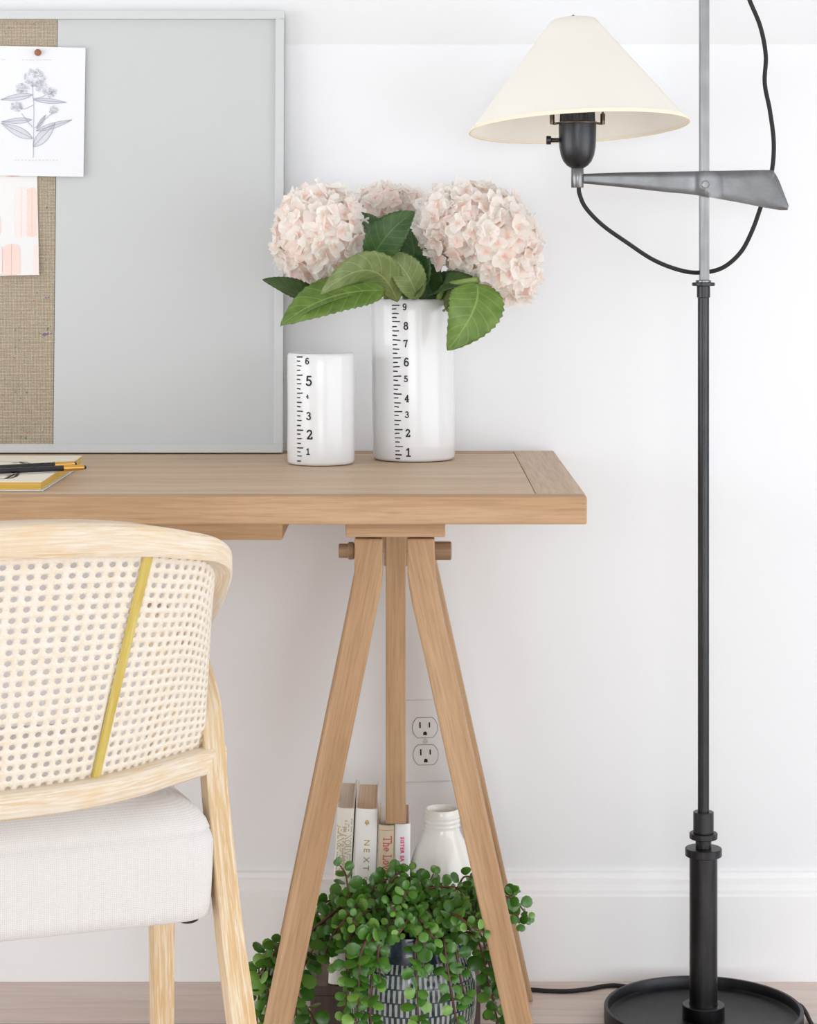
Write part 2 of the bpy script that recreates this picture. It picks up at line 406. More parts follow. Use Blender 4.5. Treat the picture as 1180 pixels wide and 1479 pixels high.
SER={ # serif capitals and a few lower-case letters; value = (advance, [strokes])
 'T':(.68,[[(.34,0),(.34,1)],[(.02,1),(.66,1)],[(.02,1),(.02,.86)],[(.66,1),(.66,.86)],[(.22,0),(.46,0)]]),
 'H':(.80,[[(.14,0),(.14,1)],[(.66,0),(.66,1)],[(.14,.52),(.66,.52)],[(.03,0),(.25,0)],[(.03,1),(.25,1)],[(.55,0),(.77,0)],[(.55,1),(.77,1)]]),
 'E':(.62,[[(.14,0),(.14,1)],[(.03,1),(.54,1),(.54,.86)],[(.03,0),(.56,0),(.56,.14)],[(.14,.52),(.42,.52)]]),
 'N':(.84,[[(.14,0),(.14,1),(.70,0),(.70,1)],[(.03,0),(.25,0)],[(.03,1),(.14,1)],[(.59,1),(.81,1)]]),
 'O':(.88,[arc(.43,.5,.37,.5,0,360,22)]),
 'U':(.80,[[(.14,1),(.14,.35)]+arc(.40,.33,.26,.33,180,360)+[(.66,1)],[(.03,1),(.25,1)],[(.55,1),(.77,1)]]),
 'V':(.78,[[(.08,1),(.39,0),(.70,1)],[(0,1),(.18,1)],[(.60,1),(.78,1)]]),
 'L':(.60,[[(.14,1),(.14,0)],[(.03,0),(.54,0),(.54,.16)],[(.03,1),(.25,1)]]),
 'J':(.42,[[(.26,1),(.26,.1)]+arc(.12,.08,.14,.2,0,-120),[(.14,1),(.38,1)]]),
 'A':(.80,[[(.10,0),(.40,1),(.70,0)],[(.22,.36),(.58,.36)],[(.01,0),(.2,0)],[(.6,0),(.79,0)]]),
 '&':(.82,[[(.78,0),(.22,.72)]+arc(.36,.80,.16,.19,180,-40)+[(.14,.42)]+arc(.32,.25,.24,.25,120,310)+[(.72,.5)]]),
 'P':(.62,[[(.14,0),(.14,1)],[(.03,1),(.3,1)]+arc(.3,.74,.26,.26,90,-90)+[(.14,.48)],[(.03,0),(.25,0)]]),
 'R':(.72,[[(.14,0),(.14,1)],[(.03,1),(.3,1)]+arc(.3,.75,.24,.25,90,-90)+[(.14,.5)],[(.32,.5),(.66,0)],[(.03,0),(.25,0)]]),
 'I':(.34,[[(.16,0),(.16,1)],[(.05,0),(.27,0)],[(.05,1),(.27,1)]]),
 'h':(.58,[[(.12,0),(.12,1)],[(.12,.48)]+arc(.29,.44,.16,.2,150,0)+[(.45,0)],[(.02,0),(.22,0)],[(.35,0),(.55,0)],[(.02,1),(.12,1)]]),
 'e':(.50,[[(.06,.34),(.44,.34)]+arc(.25,.34,.2,.3,0,310)]),
 'o':(.54,[arc(.26,.32,.21,.32,0,360,18)]),
 'v':(.52,[[(.05,.64),(.26,0),(.47,.64)],[(0,.64),(.14,.64)],[(.38,.64),(.52,.64)]]),
 ' ':(.34,[]),
}
def serif_text(mb, text, h, w, put, a0=0, b0=0, track=.06):
    a=a0
    for ch in text:
        adv,st=SER[ch]
        for s in st: stroke_add(mb,[(a+x*h,b0+y*h) for x,y in s],w,put,True)
        a+=(adv+track)*h
    return a
def sans_text(text, h, put, mb, spacing=1.0, bold=0.0, shear=0):
    cu=bpy.data.curves.new('lettering','FONT'); cu.body=text; cu.size=h/.72; cu.space_character=spacing; cu.offset=bold; cu.shear=shear
    ob=bpy.data.objects.new('lettering',cu); me=bpy.data.meshes.new_from_object(ob)
    mb.add([put(v.co.x,v.co.y) for v in me.vertices],[tuple(p.vertices) for p in me.polygons])
    w=max((v.co.x for v in me.vertices),default=0)
    bpy.data.objects.remove(ob); bpy.data.curves.remove(cu); bpy.data.meshes.remove(me); return w

# ------------------------------------------------------------------ the room
def structure(name, mb, mat, **kw):
    o=mb.build(name,mat,**kw); o['kind']='structure'; return o
XL,XR,YF,H=-2.6,2.1,-11.0,2.7
structure('floor',MB().box(XL-.1,XR+.1,YF-.1,.1,-.06,0),M['floor'])
structure('ceiling',MB().box(XL-.1,XR+.1,YF-.1,.1,H,H+.08),M['ceiling'])
structure('wall_back',MB().box(XL-.1,XR+.1,0,.1,0,H),M['wall'])
def wall_with_hole(name, fixed, a0,a1,h0,h1,axis):
    mb=MB()
    if axis=='-x':
        lo,hi=YF,0; o=fixed-.1
        mb.box(o,fixed,lo,a0,0,H); mb.box(o,fixed,a1,hi,0,H); mb.box(o,fixed,a0,a1,0,h0); mb.box(o,fixed,a0,a1,h1,H)
    elif axis=='x':   # wall spans y at x = fixed
        lo,hi=YF,0
        mb.box(fixed,fixed+.1,lo,a0,0,H); mb.box(fixed,fixed+.1,a1,hi,0,H); mb.box(fixed,fixed+.1,a0,a1,0,h0); mb.box(fixed,fixed+.1,a0,a1,h1,H)
    else:
        lo,hi=XL,XR
        mb.box(lo,a0,fixed-.1,fixed,0,H); mb.box(a1,hi,fixed-.1,fixed,0,H); mb.box(a0,a1,fixed-.1,fixed,0,h0); mb.box(a0,a1,fixed-.1,fixed,h1,H)
    structure(name,mb,M['wall'])
WR=(-5.6,-.7,.03,1.65); WF=(-2.3,1.8,.06,2.5)
WL=(-3.6,-.35,.03,1.65)  # added left opening, lets fill light in under the desk
wall_with_hole('wall_left',XL,*WL,'-x'); wall_with_hole('wall_right',XR,*WR,'x'); wall_with_hole('wall_front',YF,*WF,'y')
mb=MB(); x=XR
for a in (WR[0],(WR[0]+WR[1])/2-.02,WR[1]-.04): mb.box(x+.02,x+.06,a,a+.04,WR[2],WR[3])
for z in (WR[2],(WR[2]+WR[3])/2-.015,WR[3]-.04): mb.box(x+.02,x+.06,WR[0],WR[1],z,z+.04)
structure('window_1',mb,M['trim'])
mb=MB(); x=XL-.08
for a in (WL[0],(WL[0]+WL[1])/2-.02,WL[1]-.04): mb.box(x+.02,x+.06,a,a+.04,WL[2],WL[3])
for z in (WL[2],(WL[2]+WL[3])/2-.015,WL[3]-.04): mb.box(x+.02,x+.06,WL[0],WL[1],z,z+.04)
structure('added_fill_window',mb,M['trim'])  # frame of the added left opening
mb=MB()
for a in (WF[0],WF[0]+1.15,WF[0]+2.3,WF[1]-.04): mb.box(a,a+.04,YF-.06,YF-.02,WF[2],WF[3])
for z in (WF[2],(WF[2]+WF[3])/2-.015,WF[3]-.04): mb.box(WF[0],WF[1],YF-.06,YF-.02,z,z+.04)
structure('window_2',mb,M['trim'])
# baseboard with moulded cap
prof=[(0,0),(-.016,0),(-.016,.118),(-.0135,.1215),(-.0135,.126),(-.011,.134),(-.0105,.1405),(-.0075,.1425),(-.006,.149),(0,.151)]
mb=MB(); mb.loft([[ (XL,y,z) for y,z in prof],[(XR,y,z) for y,z in prof]])
structure('baseboard_back',mb,M['trim'])
# thin layer across the upper wall, slightly greyer than below
mb=MB().box(XL,XR,-.0008,0,Z(64,DW),1.75); structure('upper_wall_layer',mb,M['panel'])

# ------------------------------------------------------------------ desk
ZD=.7395; DF,DB=2.582,3.180
def ybox(mb,x0,x1,d0,d1,z0,z1): return mb.box(x0,x1,d0-DW,d1-DW,z0,z1)
desk=thing('trestle_desk','light oak trestle desk with splayed sawhorse legs against the white wall','desk',(-.55,-.3,0))
XE=.2025; XW=-1.42; ZB=.7075
ybox(MB(),XW+.0565,XE-.0565,DF+.0305,DB-.046,ZB,ZD-.0002).build('panel',M['oakTop'],desk,bevel=.0012)
ybox(MB(),XW,XE,DF,DF+.030,ZB,ZD).build('front_rail',M['oakX'],desk,bevel=.0022)
ybox(MB(),XW+.0565,XE-.0565,DB-.0455,DB,ZB,ZD).build('back_rail',M['oakX'],desk,bevel=.0018)
ybox(MB(),XE-.056,XE,DF+.0302,DB,ZB,ZD).build('end_board',M['oakY'],desk,bevel=.0010)
ybox(MB(),XW,XW+.056,DF+.0302,DB,ZB,ZD).build('end_board',M['oakY'],desk,bevel=.0010)
# shallow drawer box hung under the top
xr=W(408,2.66); ybox(MB(),XW+.55,xr,2.66,3.02,Z(780,2.66),ZB-.0005).build('drawer_box',M['oakX'],desk,bevel=.0015)

DA,DR=2.717,3.088; TH=.046
def poly_px(pts,d): return [(W(x,d),Z(y,d)) for x,y in pts]
def leg_outline(side):
    if side=='l':
        o=[(512.2,778),(511.7,828),(509.5,845),(506,864),(489,950)]
        i=[(552.9,778),(552.9,829),(551.5,845),(548,862),(531,950)]
        so,si=-.2055,-.205
    else:
        o=[(627.8,778),(629,826),(631.5,848),(636,872),(653,950)]
        i=[(588.5,778),(588.5,829),(590.5,847),(595,872),(613,950)]
        so,si=.220,.220
    yb=HY+EYE*F/DA
    o.append((o[-1][0]+so*(yb-950),yb)); i.append((i[-1][0]+si*(yb-950),yb))
    return poly_px(o,DA),poly_px(i,DA)
def trestle(dx):
    for dfront in (DA,DR):
        for side in 'lr':
            o,i=leg_outline(side)
            pts=[(x+dx,z) for x,z in (i+o[::-1] if side=='r' else o+i[::-1])]
            y0=dfront-DW
            mb=MB(); n=len(o)
            # strip of quads, so the bend stays clean
            O=[(x+dx,z) for x,z in o]; I=[(x+dx,z) for x,z in i]
            secs=[[(O[k][0],y0,O[k][1]),(I[k][0],y0,I[k][1]),(I[k][0],y0+TH,I[k][1]),(O[k][0],y0+TH,O[k][1])] for k in range(n)]
            mb.loft(secs).build('leg',M['oakZl'] if side=='l' else M['oakZr'],desk,bevel=.002)
    zt=Z(776,2.68)
    mb=MB(); ybox(mb,W(499,2.68)+dx,W(643,2.68)+dx,2.68,3.14,zt,ZB-.004); ybox(mb,W(497,2.68)+dx,W(643.5,2.68)+dx,2.678,3.142,ZB-.0045,ZB-.0005)
    mb.build('top_block',M['oakX'],desk,bevel=.0015)
    ybox(MB(),W(551,DA)+dx,W(591,DA)+dx,2.944,3.08,Z(818,2.944),zt-.0005).build('spacer_block',M['oakY'],desk,bevel=.0015)
    # front faces of the hanging post lie just ahead of the block
    ybox(MB(),W(557.3,2.752)+dx,W(586,2.752)+dx,2.752,2.797,Z(820,2.752),zt-.0005).build('post_head',M['oakZ'],desk,bevel=.001) if False else None
    for dd in (DA+TH/2,):
        zc=Z(795.5,dd); rot=Matrix.Rotation(R(90),3,'Y'); y=dd-DW
        mb=MB(); xa,xb=W(489.3,dd)+dx,W(652,dd)+dx
        def cyl(x0,x1,r): mb.lathe([(0,x0),(r*.9,x0),(r,x0+.0012),(r,x1-.0012),(r*.9,x1),(0,x1)],(0,y,zc),28,Matrix(((0,0,1),(0,1,0),(-1,0,0))))
        cyl(xa,W(520,dd)+dx,.0086); cyl(W(502.5,dd)+dx,W(511.4,dd)+dx,.0105)
        mb.build('peg',M['pegwood'],desk,smooth=40)
        mb=MB(); cyl(W(620,dd)+dx,xb,.0112); mb.build('peg',M['pegwood'],desk,smooth=40)
trestle(0)
DP=2.897   # front face of the centre post
PX0,PX1=W(557.2,DP),W(586,DP); ZP=Z(1190.5,DP)
trestle(-1.05)
for dx in (0,-1.05):
    ybox(MB(),PX0+dx,PX1+dx,DP,DP+.042,ZP,Z(776,2.68)-.0005).build('centre_post',M['oakZ'],desk,bevel=.0015)
    # low stretcher between the rear legs
    ybox(MB(),W(440,DR)+dx,W(742,DR)+dx,DR+.008,DR+.036,Z(1397,DR),Z(1376,DR)).build('stretcher',M['oakX'],desk,bevel=.0015)

# ------------------------------------------------------------------ box under the desk, books, jar
box=thing('wooden_box','low dark wooden box on the floor under the desk, carrying books and jar','box',(W(570,2.98),2.98-DW,0))
BX0,BX1,BD0,BD1=W(448,2.90),W(694,2.90),2.90,3.07; ZT=Z(1424.5,2.90)
ybox(MB(),BX0,BX1,BD0+.001,BD1,.004,ZT-.0125).build('carcass',M['boxwood'],box,bevel=.001)
ybox(MB(),BX0-.0008,BX1+.0008,BD0-.0005,BD1,ZT-.012,ZT).build('lid',M['boxwood'],box,bevel=.001)
for xx in (BX0+.004,BX1-.024):
    for dd in (BD0+.006,BD1-.026): ybox(MB(),xx,xx+.02,dd,dd+.02,0,.0045).build('foot',M['boxwood'],box)

def book(name,label,px0,px1,ytop,ybackpx,lean,cover,pages,d=DP+.006,art=None,zb=None):
    zb=ZT+.0005 if zb is None else zb
    zt=Z(ytop,d); h=(zt-zb); dback=(EYE-zt)*F/(ybackpx-HY); dep=dback-d
    x0b,x1b=W(px0,d),W(px1,d); th=x1b-x0b; cx=(x0b+x1b)/2
    root=thing(name,label,'book',(cx,d-DW,zb),'books standing on the box')
    # local frame: a = across the spine, b = depth, c = up; leaned about the bottom
    ca,sa=math.cos(R(lean)),math.sin(R(lean)); lift=th/2*sa
    def T(a,b,c): return Vector((cx+a*ca+c*sa, d-DW+b, zb+c*ca-a*sa+lift))
    # cover: rounded spine + two boards
    bt=.0022; mb=MB(); n=8
    outer=[(-th/2,dep)]; 
    sp=[(-th/2*math.cos(math.pi*k/n), .006-.006*math.sin(math.pi*k/n)) for k in range(n+1)]
    outer+= sp+[(th/2,dep)]
    inner=[(-th/2+bt,dep)]+[(-(th/2-bt)*math.cos(math.pi*k/n), .006+bt-.006*math.sin(math.pi*k/n)) for k in range(n+1)]+[(th/2-bt,dep)]
    m=len(outer); vs=[]
    for c in (0,h):
        vs+=[T(a,b,c) for a,b in outer]+[T(a,b,c) for a,b in inner]
    fs=[]
    for k in range(m-1):
        fs+=[(k,k+1,2*m+k+1,2*m+k),(m+k+1,m+k,3*m+k,3*m+k+1),(k+1,k,m+k,m+k+1),(2*m+k,2*m+k+1,3*m+k+1,3*m+k)]
    fs+=[(0,2*m,3*m,m),(m-1,2*m-1,4*m-1,3*m-1)]
    mb.add(vs,fs).build('cover',cover,root,smooth=50)
    mb=MB(); e=.004; tw=th/2-bt-.0002
    vs=[T(a,b,c) for c in (e,h-e) for a,b in ((-tw,.0095),(tw,.0095),(tw,dep-.004),(-tw,dep-.004))]
    mb.add(vs,[(3,2,1,0),(4,5,6,7),(0,1,5,4),(1,2,6,5),(2,3,7,6),(3,0,4,7)]).build('page_block',pages,root)
    def put_at(a_off):    # lettering runs down the spine, letter tops towards +x
        def put(s,t):
            a=a_off+t; q=max(-1,min(1,a/(th/2))); b=.006-.006*math.sqrt(max(0,1-q*q))-.0003
            return T(a,b,h-s)
        return put
    if art: art(root,put_at,h,th)
    return root
px2m=DP/F
def art1(root,put,h,th):
    mb=MB(); serif_text(mb,'THE NOUVELLE',8.8*px2m,1.2*px2m,put(1.0*px2m),15*px2m,0,.04)
    serif_text(mb,'JEAN&PIERRE',8.8*px2m,1.2*px2m,put(-9.6*px2m),25*px2m,0,.04); mb.build('title',M['foilpale'],root)
    mb=MB(); sans_text('ORION',4*px2m,lambda s,t:put(-1*px2m)(s+h-52*px2m,t),mb); mb.build('imprint',M['inkdark'],root)
def art2(root,put,h,th):
    mb=MB()
    for i,ch in enumerate('NEXT'): sans_text(ch,8.6*px2m,lambda s,t,i=i:put(-2.6*px2m)(s+(44+i*12.6)*px2m,t),mb,bold=.0001)
    sans_text('O',5*px2m,lambda s,t:put(-1*px2m)(s+98*px2m,t),mb)
    mb.build('title',M['gold'],root)
    mb=MB()
    for sgn in (-1,1): # little leafy ornament
        stroke_add(mb,[(x*px2m,y*px2m*1.0) for x,y in ((16,0*sgn),(18,2*sgn),(21,2.6*sgn),(19,.6*sgn),(23,.4*sgn))],1.5*px2m,put(.8*px2m))
    mb.build('ornament',M['gold'],root)
def art3(root,put,h,th):
    mb=MB(); serif_text(mb,'The Love',11.5*px2m,1.35*px2m,put(-3.6*px2m),16*px2m,0,.06)
    stroke_add(mb,[(7*px2m,-10*px2m),(7*px2m,10*px2m)],.6*px2m,put(0),False); mb.build('title',M['red'],root)
def art4(root,put,h,th):
    mb=MB(); sans_text('SISTER SA',5.4*px2m,lambda s,t:put(-2.7*px2m)(s+18.5*px2m,t),mb,spacing=1.12,bold=.00022); 
    mb.build('title',M['pink'],root); mb=MB()
    pts=[(80,-1),(83,4),(86,5),(85,1),(88,-2),(91,2),(90,4),(93,0),(95,4),(96,0),(98,3),(100,5),(99,0),(102,-1),(104,3)]
    P=smooth_path([(x*px2m,y*px2m,0) for x,y in pts],4); stroke_add(mb,[(p.x,p.y) for p in P],1.3*px2m,put(-1.5*px2m)); mb.build('subtitle',M['pink'],root)
book('book','tall ivory book with pale gold serif lettering, leftmost and leaning on the next',473.8,498.6,1168,1126,3.0,M['ivorycover'],M['pageswhite'],art=art1)
book('book','tall white book with gold NEXT lettering and brown page edges',505.8,538.2,1169,1128,1.8,M['whitecover'],M['pages'],art=art2)
book('book','short tan book with a red serif title, under the desk post',542,565.4,1192.5,1160,1.1,M['tancover'],M['pageswhite'],art=art3)
book('book','short white book with hot pink title, right end of row beside the jar',567.8,590.4,1190.5,1157,.6,M['whitejacket'],M['pages'],art=art4)

jd=2.975; s=jd/F
jar=thing('ceramic_jar','cream glazed bottle-shaped jar with ribbed neck beside the books','jar',(W(638.5,jd),jd-DW,ZT))
zt=Z(1168,jd)-ZT; g=lambda py: Z(py,jd)-ZT
prof=[(0,.0),(.034,.0),(.040,.003),(.0435,.012)]+[(47.5*s,g(y)) for y in (1340,1300,1270)]+[(46.5*s,g(1252)),(43*s,g(1236)),(36.5*s,g(1220)),(29*s,g(1206)),(25.5*s,g(1198)),(25.6*s,g(1196))]
for a in (1193,1186.5,1180): prof+=[(24.6*s,g(a+1.2)),(26.2*s,g(a-1.5)),(26.2*s,g(a-3.6)),(24.6*s,g(a-5.2))]
prof+=[(24.4*s,g(1174)),(25.0*s,g(1169)),(23.4*s,g(1167.2)),(21.2*s,g(1168.4)),(20.5*s,g(1176)),(22*s,g(1200)),(42*s,g(1250)),(.038,.006),(0,.006)]
MB().lathe(prof,jar.location,56).build('body',M['cream'],jar,smooth=60)

# ------------------------------------------------------------------ wall outlet
od=DW-.006; outc=U(614.2,1069.5,DW)
out=thing('wall_outlet','white duplex power outlet on the wall behind the desk legs','outlet',(outc.x,0,outc.z))
tilt=R(1.6)
def O2(a,y,c): return Vector((outc.x+a*math.cos(tilt)+c*math.sin(tilt)*-1, y, outc.z+c*math.cos(tilt)+a*math.sin(tilt)))
def oprism(mb,pts,y0,y1):
    n=len(pts); vs=[O2(a,y0,c) for a,c in pts]+[O2(a,y1,c) for a,c in pts]
    mb.add(vs,[tuple(range(n)),tuple(range(2*n-1,n-1,-1))]+[(i,i+n,(i+1)%n+n,(i+1)%n) for i in range(n)]); return mb
oprism(MB(),[(-.035,-.0575),(.035,-.0575),(.035,.0575),(-.035,.0575)],-.0045,0).build('cover_plate',M['plate'],out,bevel=.002)
for sgn in (1,-1):
    cz=sgn*.0190
    pts=[]
    for k in range(13):
        a=R(-55+110*k/12); pts.append((.0172*math.cos(a),cz+max(-.0138,min(.0138,.0172*math.sin(a)))))
    for k in range(13):
        a=R(125+110*k/12); pts.append((.0172*math.cos(a),cz+max(-.0138,min(.0138,.0172*math.sin(a)))))
    # dark gap ring, then face
    rc=oprism(MB(),pts,-.0062,-.0012).build('receptacle',M['plate'],out,bevel=.0008)
    grow=[(a*1.05,cz+(c-cz)*1.06) for a,c in pts]
    oprism(MB(),grow,-.0048,-.0040).build('surround',M['outgap'],rc)
    for (a0,w,hh) in ((-.0067,.0020,.0085),(.0064,.0019,.0072)):
        oprism(MB(),[(a0-w/2,cz+.0040-hh/2),(a0+w/2,cz+.0040-hh/2),(a0+w/2,cz+.0040+hh/2),(a0-w/2,cz+.0040+hh/2)],-.0064,-.0061).build('slot',M['slate'],rc)
    hp=[(.0026*math.cos(R(180*k/10)),cz-.0079+.0028*math.sin(R(180*k/10))) for k in range(11)]+[(-.0026,cz-.0102),(.0026,cz-.0102)]
    oprism(MB(),hp,-.0064,-.0061).build('ground_hole',M['slate'],rc)
MB().lathe([(0,-.0012),(.003,-.0012),(.0034,-.0004),(.0034,.0005)],O2(0,-.0048,0),20,Matrix.Rotation(R(90),3,'X').inverted() if False else Matrix(((1,0,0),(0,0,1),(0,-1,0)))).build('screw',M['frame'],out,smooth=40)

# ------------------------------------------------------------------ pinboard leaning on the wall
bb=U(408,656,3.125); bt_=U(409.5,17,3.166)
bx1=bb.x; bx0=bx1-1.05; BH=math.hypot(bt_.z-ZD,bt_.y-bb.y); lean=math.atan2(bt_.y-bb.y,bt_.z-ZD)
board=thing('pinboard','large grey-framed board half burlap half grey panel, leaning on the desk','pinboard',((bx0+bx1)/2,bb.y,ZD))
def B(a,b,c):   # a: x, b: depth behind the front face, c: up along the board
    return Vector((a, bb.y+b*math.cos(lean)+c*math.sin(lean), ZD+.0006+c*math.cos(lean)-b*math.sin(lean)+ (.02*math.sin(lean))))
def bbox(mb,a0,a1,b0,b1,c0,c1):
    vs=[B(a,b,c) for c in (c0,c1) for a,b in ((a0,b0),(a1,b0),(a1,b1),(a0,b1))]
    return mb.add(vs,[(3,2,1,0),(4,5,6,7),(0,1,5,4),(1,2,6,5),(2,3,7,6),(3,0,4,7)])
fw=.0118; mb=MB()
bbox(mb,bx0,bx1,0,.020,0,fw); bbox(mb,bx0,bx1,0,.020,BH-fw,BH); bbox(mb,bx1-fw,bx1,0,.020,fw,BH-fw); bbox(mb,bx0,bx0+fw,0,.020,fw,BH-fw)
mb.build('frame',M['frame'],board,bevel=.0008)
xs=W(77,3.135)
bbox(MB(),xs,bx1-fw,.009,.018,fw,BH-fw).build('magnetic_panel',M['greypanel'],board)
bbox(MB(),bx0+fw,xs-.0006,.0085,.018,fw,BH-fw).build('burlap_panel',M['burlap'],board)
# papers
def paper(name,label,cat,px_corners,b,mat,curl=0):
    """px_corners: right edge top/bottom and the width to the left; b: distance in front of the pin panel"""
def onboard(px,py,b):
    # intersect the view ray with the board plane at depth offset b
    d=3.14
    for _ in range(4):
        p=U(px,py,d); c=(p.z-ZD)/math.cos(lean); q=B(p.x,b,c); d=q.y+DW
    return U(px,py,d)
def sheet(root,name,quad,b,mat,thick=.0006,nx=10,ny=12,curl=0.0):
    """quad px: tl,tr,br,bl"""
    mb=MB(); vs=[]
    for j in range(ny+1):
        for i in range(nx+1):
            u,v=i/nx,j/ny
            x=(quad[0][0]*(1-u)+quad[1][0]*u)*(1-v)+(quad[3][0]*(1-u)+quad[2][0]*u)*v
            y=(quad[0][1]*(1-u)+quad[1][1]*u)*(1-v)+(quad[3][1]*(1-u)+quad[2][1]*u)*v
            vs.append(onboard(x,y,b-curl*v*v*(.4+.6*u)))
    m=nx+1; n=len(vs)
    vs2=[v+Vector((0,thick,0)) for v in vs]
    fs=[(j*m+i,j*m+i+1,(j+1)*m+i+1,(j+1)*m+i) for j in range(ny) for i in range(nx)]
    fs2=[tuple(n+k for k in reversed(f)) for f in fs]
    ring=[i for i in range(m)]+[j*m+nx for j in range(1,ny+1)]+[ny*m+i for i in range(nx-1,-1,-1)]+[j*m for j in range(ny-1,0,-1)]
    rf=[(ring[k],ring[(k+1)%len(ring)],n+ring[(k+1)%len(ring)],n+ring[k]) for k in range(len(ring))]
    return mb.add(vs+vs2,fs+fs2+rf).build(name,mat,root,smooth=40)
pr=thing('botanical_print','white botanical print of a flowering stem, pinned over burlap','print',onboard(55,250,.0))
QP=[(-13,66),(123.5,69),(120.5,255.5),(-16,253)]; cb=.004
sheet(pr,'paper',QP,cb,M['paper'],curl=.003)
def sheet_b(a,c,b,x0,x1,y0,y1,curl):
    u=min(1,max(0,(a-x0)/(x1-x0))); v=min(1,max(0,(c-y0)/(y1-y0))); return b-curl*v*v*(.4+.6*u)
def onprint(a,c,e): return onboard(a,c,sheet_b(a,c,cb,-13,123,67.5,254.5,.003)-e)
def pen(root,name,strokes,w,mat,b):
    mb=MB()
    for s in strokes: stroke_add(mb,s,w,lambda a,c:onprint(a,c,b),False)
    return mb.build(name,mat,root,weld=False)
rnd=random.Random(3)
def wob(p,q,n=8,amp=.6):
    return [(p[0]+(q[0]-p[0])*k/n+rnd.uniform(-amp,amp)*(0<k<n),p[1]+(q[1]-p[1])*k/n+rnd.uniform(-amp,amp)*(0<k<n)) for k in range(n+1)]
def bleaf(p,q,w,lines=9):
    """outlined leaf with hatching from p (base) to q (tip)"""
    P,Q=Vector(p),Vector(q); t=Q-P; nrm=Vector((-t.y,t.x)).normalized()
    up=[tuple(P+t*(k/10)+nrm*(w*math.sin(math.pi*(k/10)**.8))) for k in range(11)]; dn=[tuple(P+t*(k/10)-nrm*(w*math.sin(math.pi*(k/10)**.8))) for k in range(11)]
    out=[up,dn,[tuple(P),tuple(Q)]]; hat=[]
    for k in range(1,lines*2):
        s=k/(lines*2); c=P+t*s; e=min(1,s+.10)
        for sg in (1,-1): hat.append([tuple(c),tuple(P+t*e+nrm*(sg*w*.9*math.sin(math.pi*min(1,e)**.8)))])
    return out,hat
def polyfill(p,q,w):
    P,Q=Vector(p),Vector(q); t=Q-P; nrm=Vector((-t.y,t.x)).normalized()
    return [tuple(P+t*(k/10)+nrm*(w*math.sin(math.pi*(k/10)**.8))) for k in range(11)]+[tuple(P+t*(k/10)-nrm*(w*math.sin(math.pi*(k/10)**.8))) for k in range(9,0,-1)]
bl=[((47,137),(1,144),4.5),((49,144),(96,148),3.5),((46,173),(2,176),4),((47,200),(2,178),6.5),((52,189),(104,173),4),((48,212),(80,178),7.5),((53,186),(66,166),2.5)]
dark=[wob((47,122),(49,160),8,.3)+wob((49,160),(48,228),10,.3)]; hatch=[]; wash=MB()
for p,q,w in bl:
    o,hh=bleaf(p,q,w); dark+=o; hatch+=hh
    pf=polyfill(p,q,w); wash.add([onprint(a,c,.0003) for a,c in pf],[tuple(range(len(pf)))])
dark+=[wob((48,143),(66,138)),wob((48,152),(34,158)),wob((47,184),(31,164)),wob((50,185),(68,170)),wob((68,170),(77,162))]
def clump(cx,cy,rx,ry,n):
    for _ in range(n):
        a=rnd.uniform(0,2*math.pi); q=math.sqrt(rnd.random()); x,y=cx+rx*q*math.cos(a),cy+ry*q*math.sin(a); r=rnd.uniform(1.0,2.2)
        hatch.append([(x+r*math.cos(R(k*60)),y+r*.8*math.sin(R(k*60))) for k in range(6)])
    pf=[(cx+rx*math.cos(R(k*30)),cy+ry*math.sin(R(k*30))) for k in range(12)]; wash.add([onprint(a,c,.00025) for a,c in pf],[tuple(range(12))])
clump(50,112,16,13,75); clump(33,128,10,7,34); clump(60,126,9,7,26); clump(73,133,10,8,40); clump(25,154,10,7,36); clump(78,159,6,5,22)
for (a,b_) in ((39,115),(45,118),(52,118),(58,116)): hatch.append(wob((47,126),(a,b_),4,.3))
wash.build('pale_wash',M['inklight'],pr,weld=False)
pen(pr,'hatching',hatch,.55,M['ink'],.0005); pen(pr,'outlines',dark,.75,M['inkdark'],.0006)
for cap in ([wob((x,231.0+.01*x),(x+rnd.uniform(2,4),231.0),2,.3) for x in range(21,82,5)],[wob((x,86.5),(x+rnd.uniform(2.5,4.5),86.5),2,.3) for x in range(32,76,5)],[wob((2,86),(8,86),2,.3)]):
    pen(pr,'caption',cap,1.3,M['inkline'],.0005)
pin=thing('push_pin','small round wooden push pin holding the botanical print','push pin',onboard(55,76,cb))
pc=onboard(55,76,cb-.002); MB().lathe([(0,-.006),(.0028,-.0056),(.0046,-.0038),(.0048,-.0018),(.0036,.0),(.0016,.0012),(.0012,.0045)],pc,24,Matrix(((1,0,0),(0,0,1),(0,1,0)))).build('head',M['cork'],pin,smooth=60)
wc=thing('watercolour_print','white paper with blush pink brush strokes, tucked below the botanical print','print',onboard(20,395,.0))
QW=[(-70,249),(53.5,249),(56.5,397),(-66,400)]; sheet(wc,'paper',QW,.0068,M['paper2'],curl=.004)
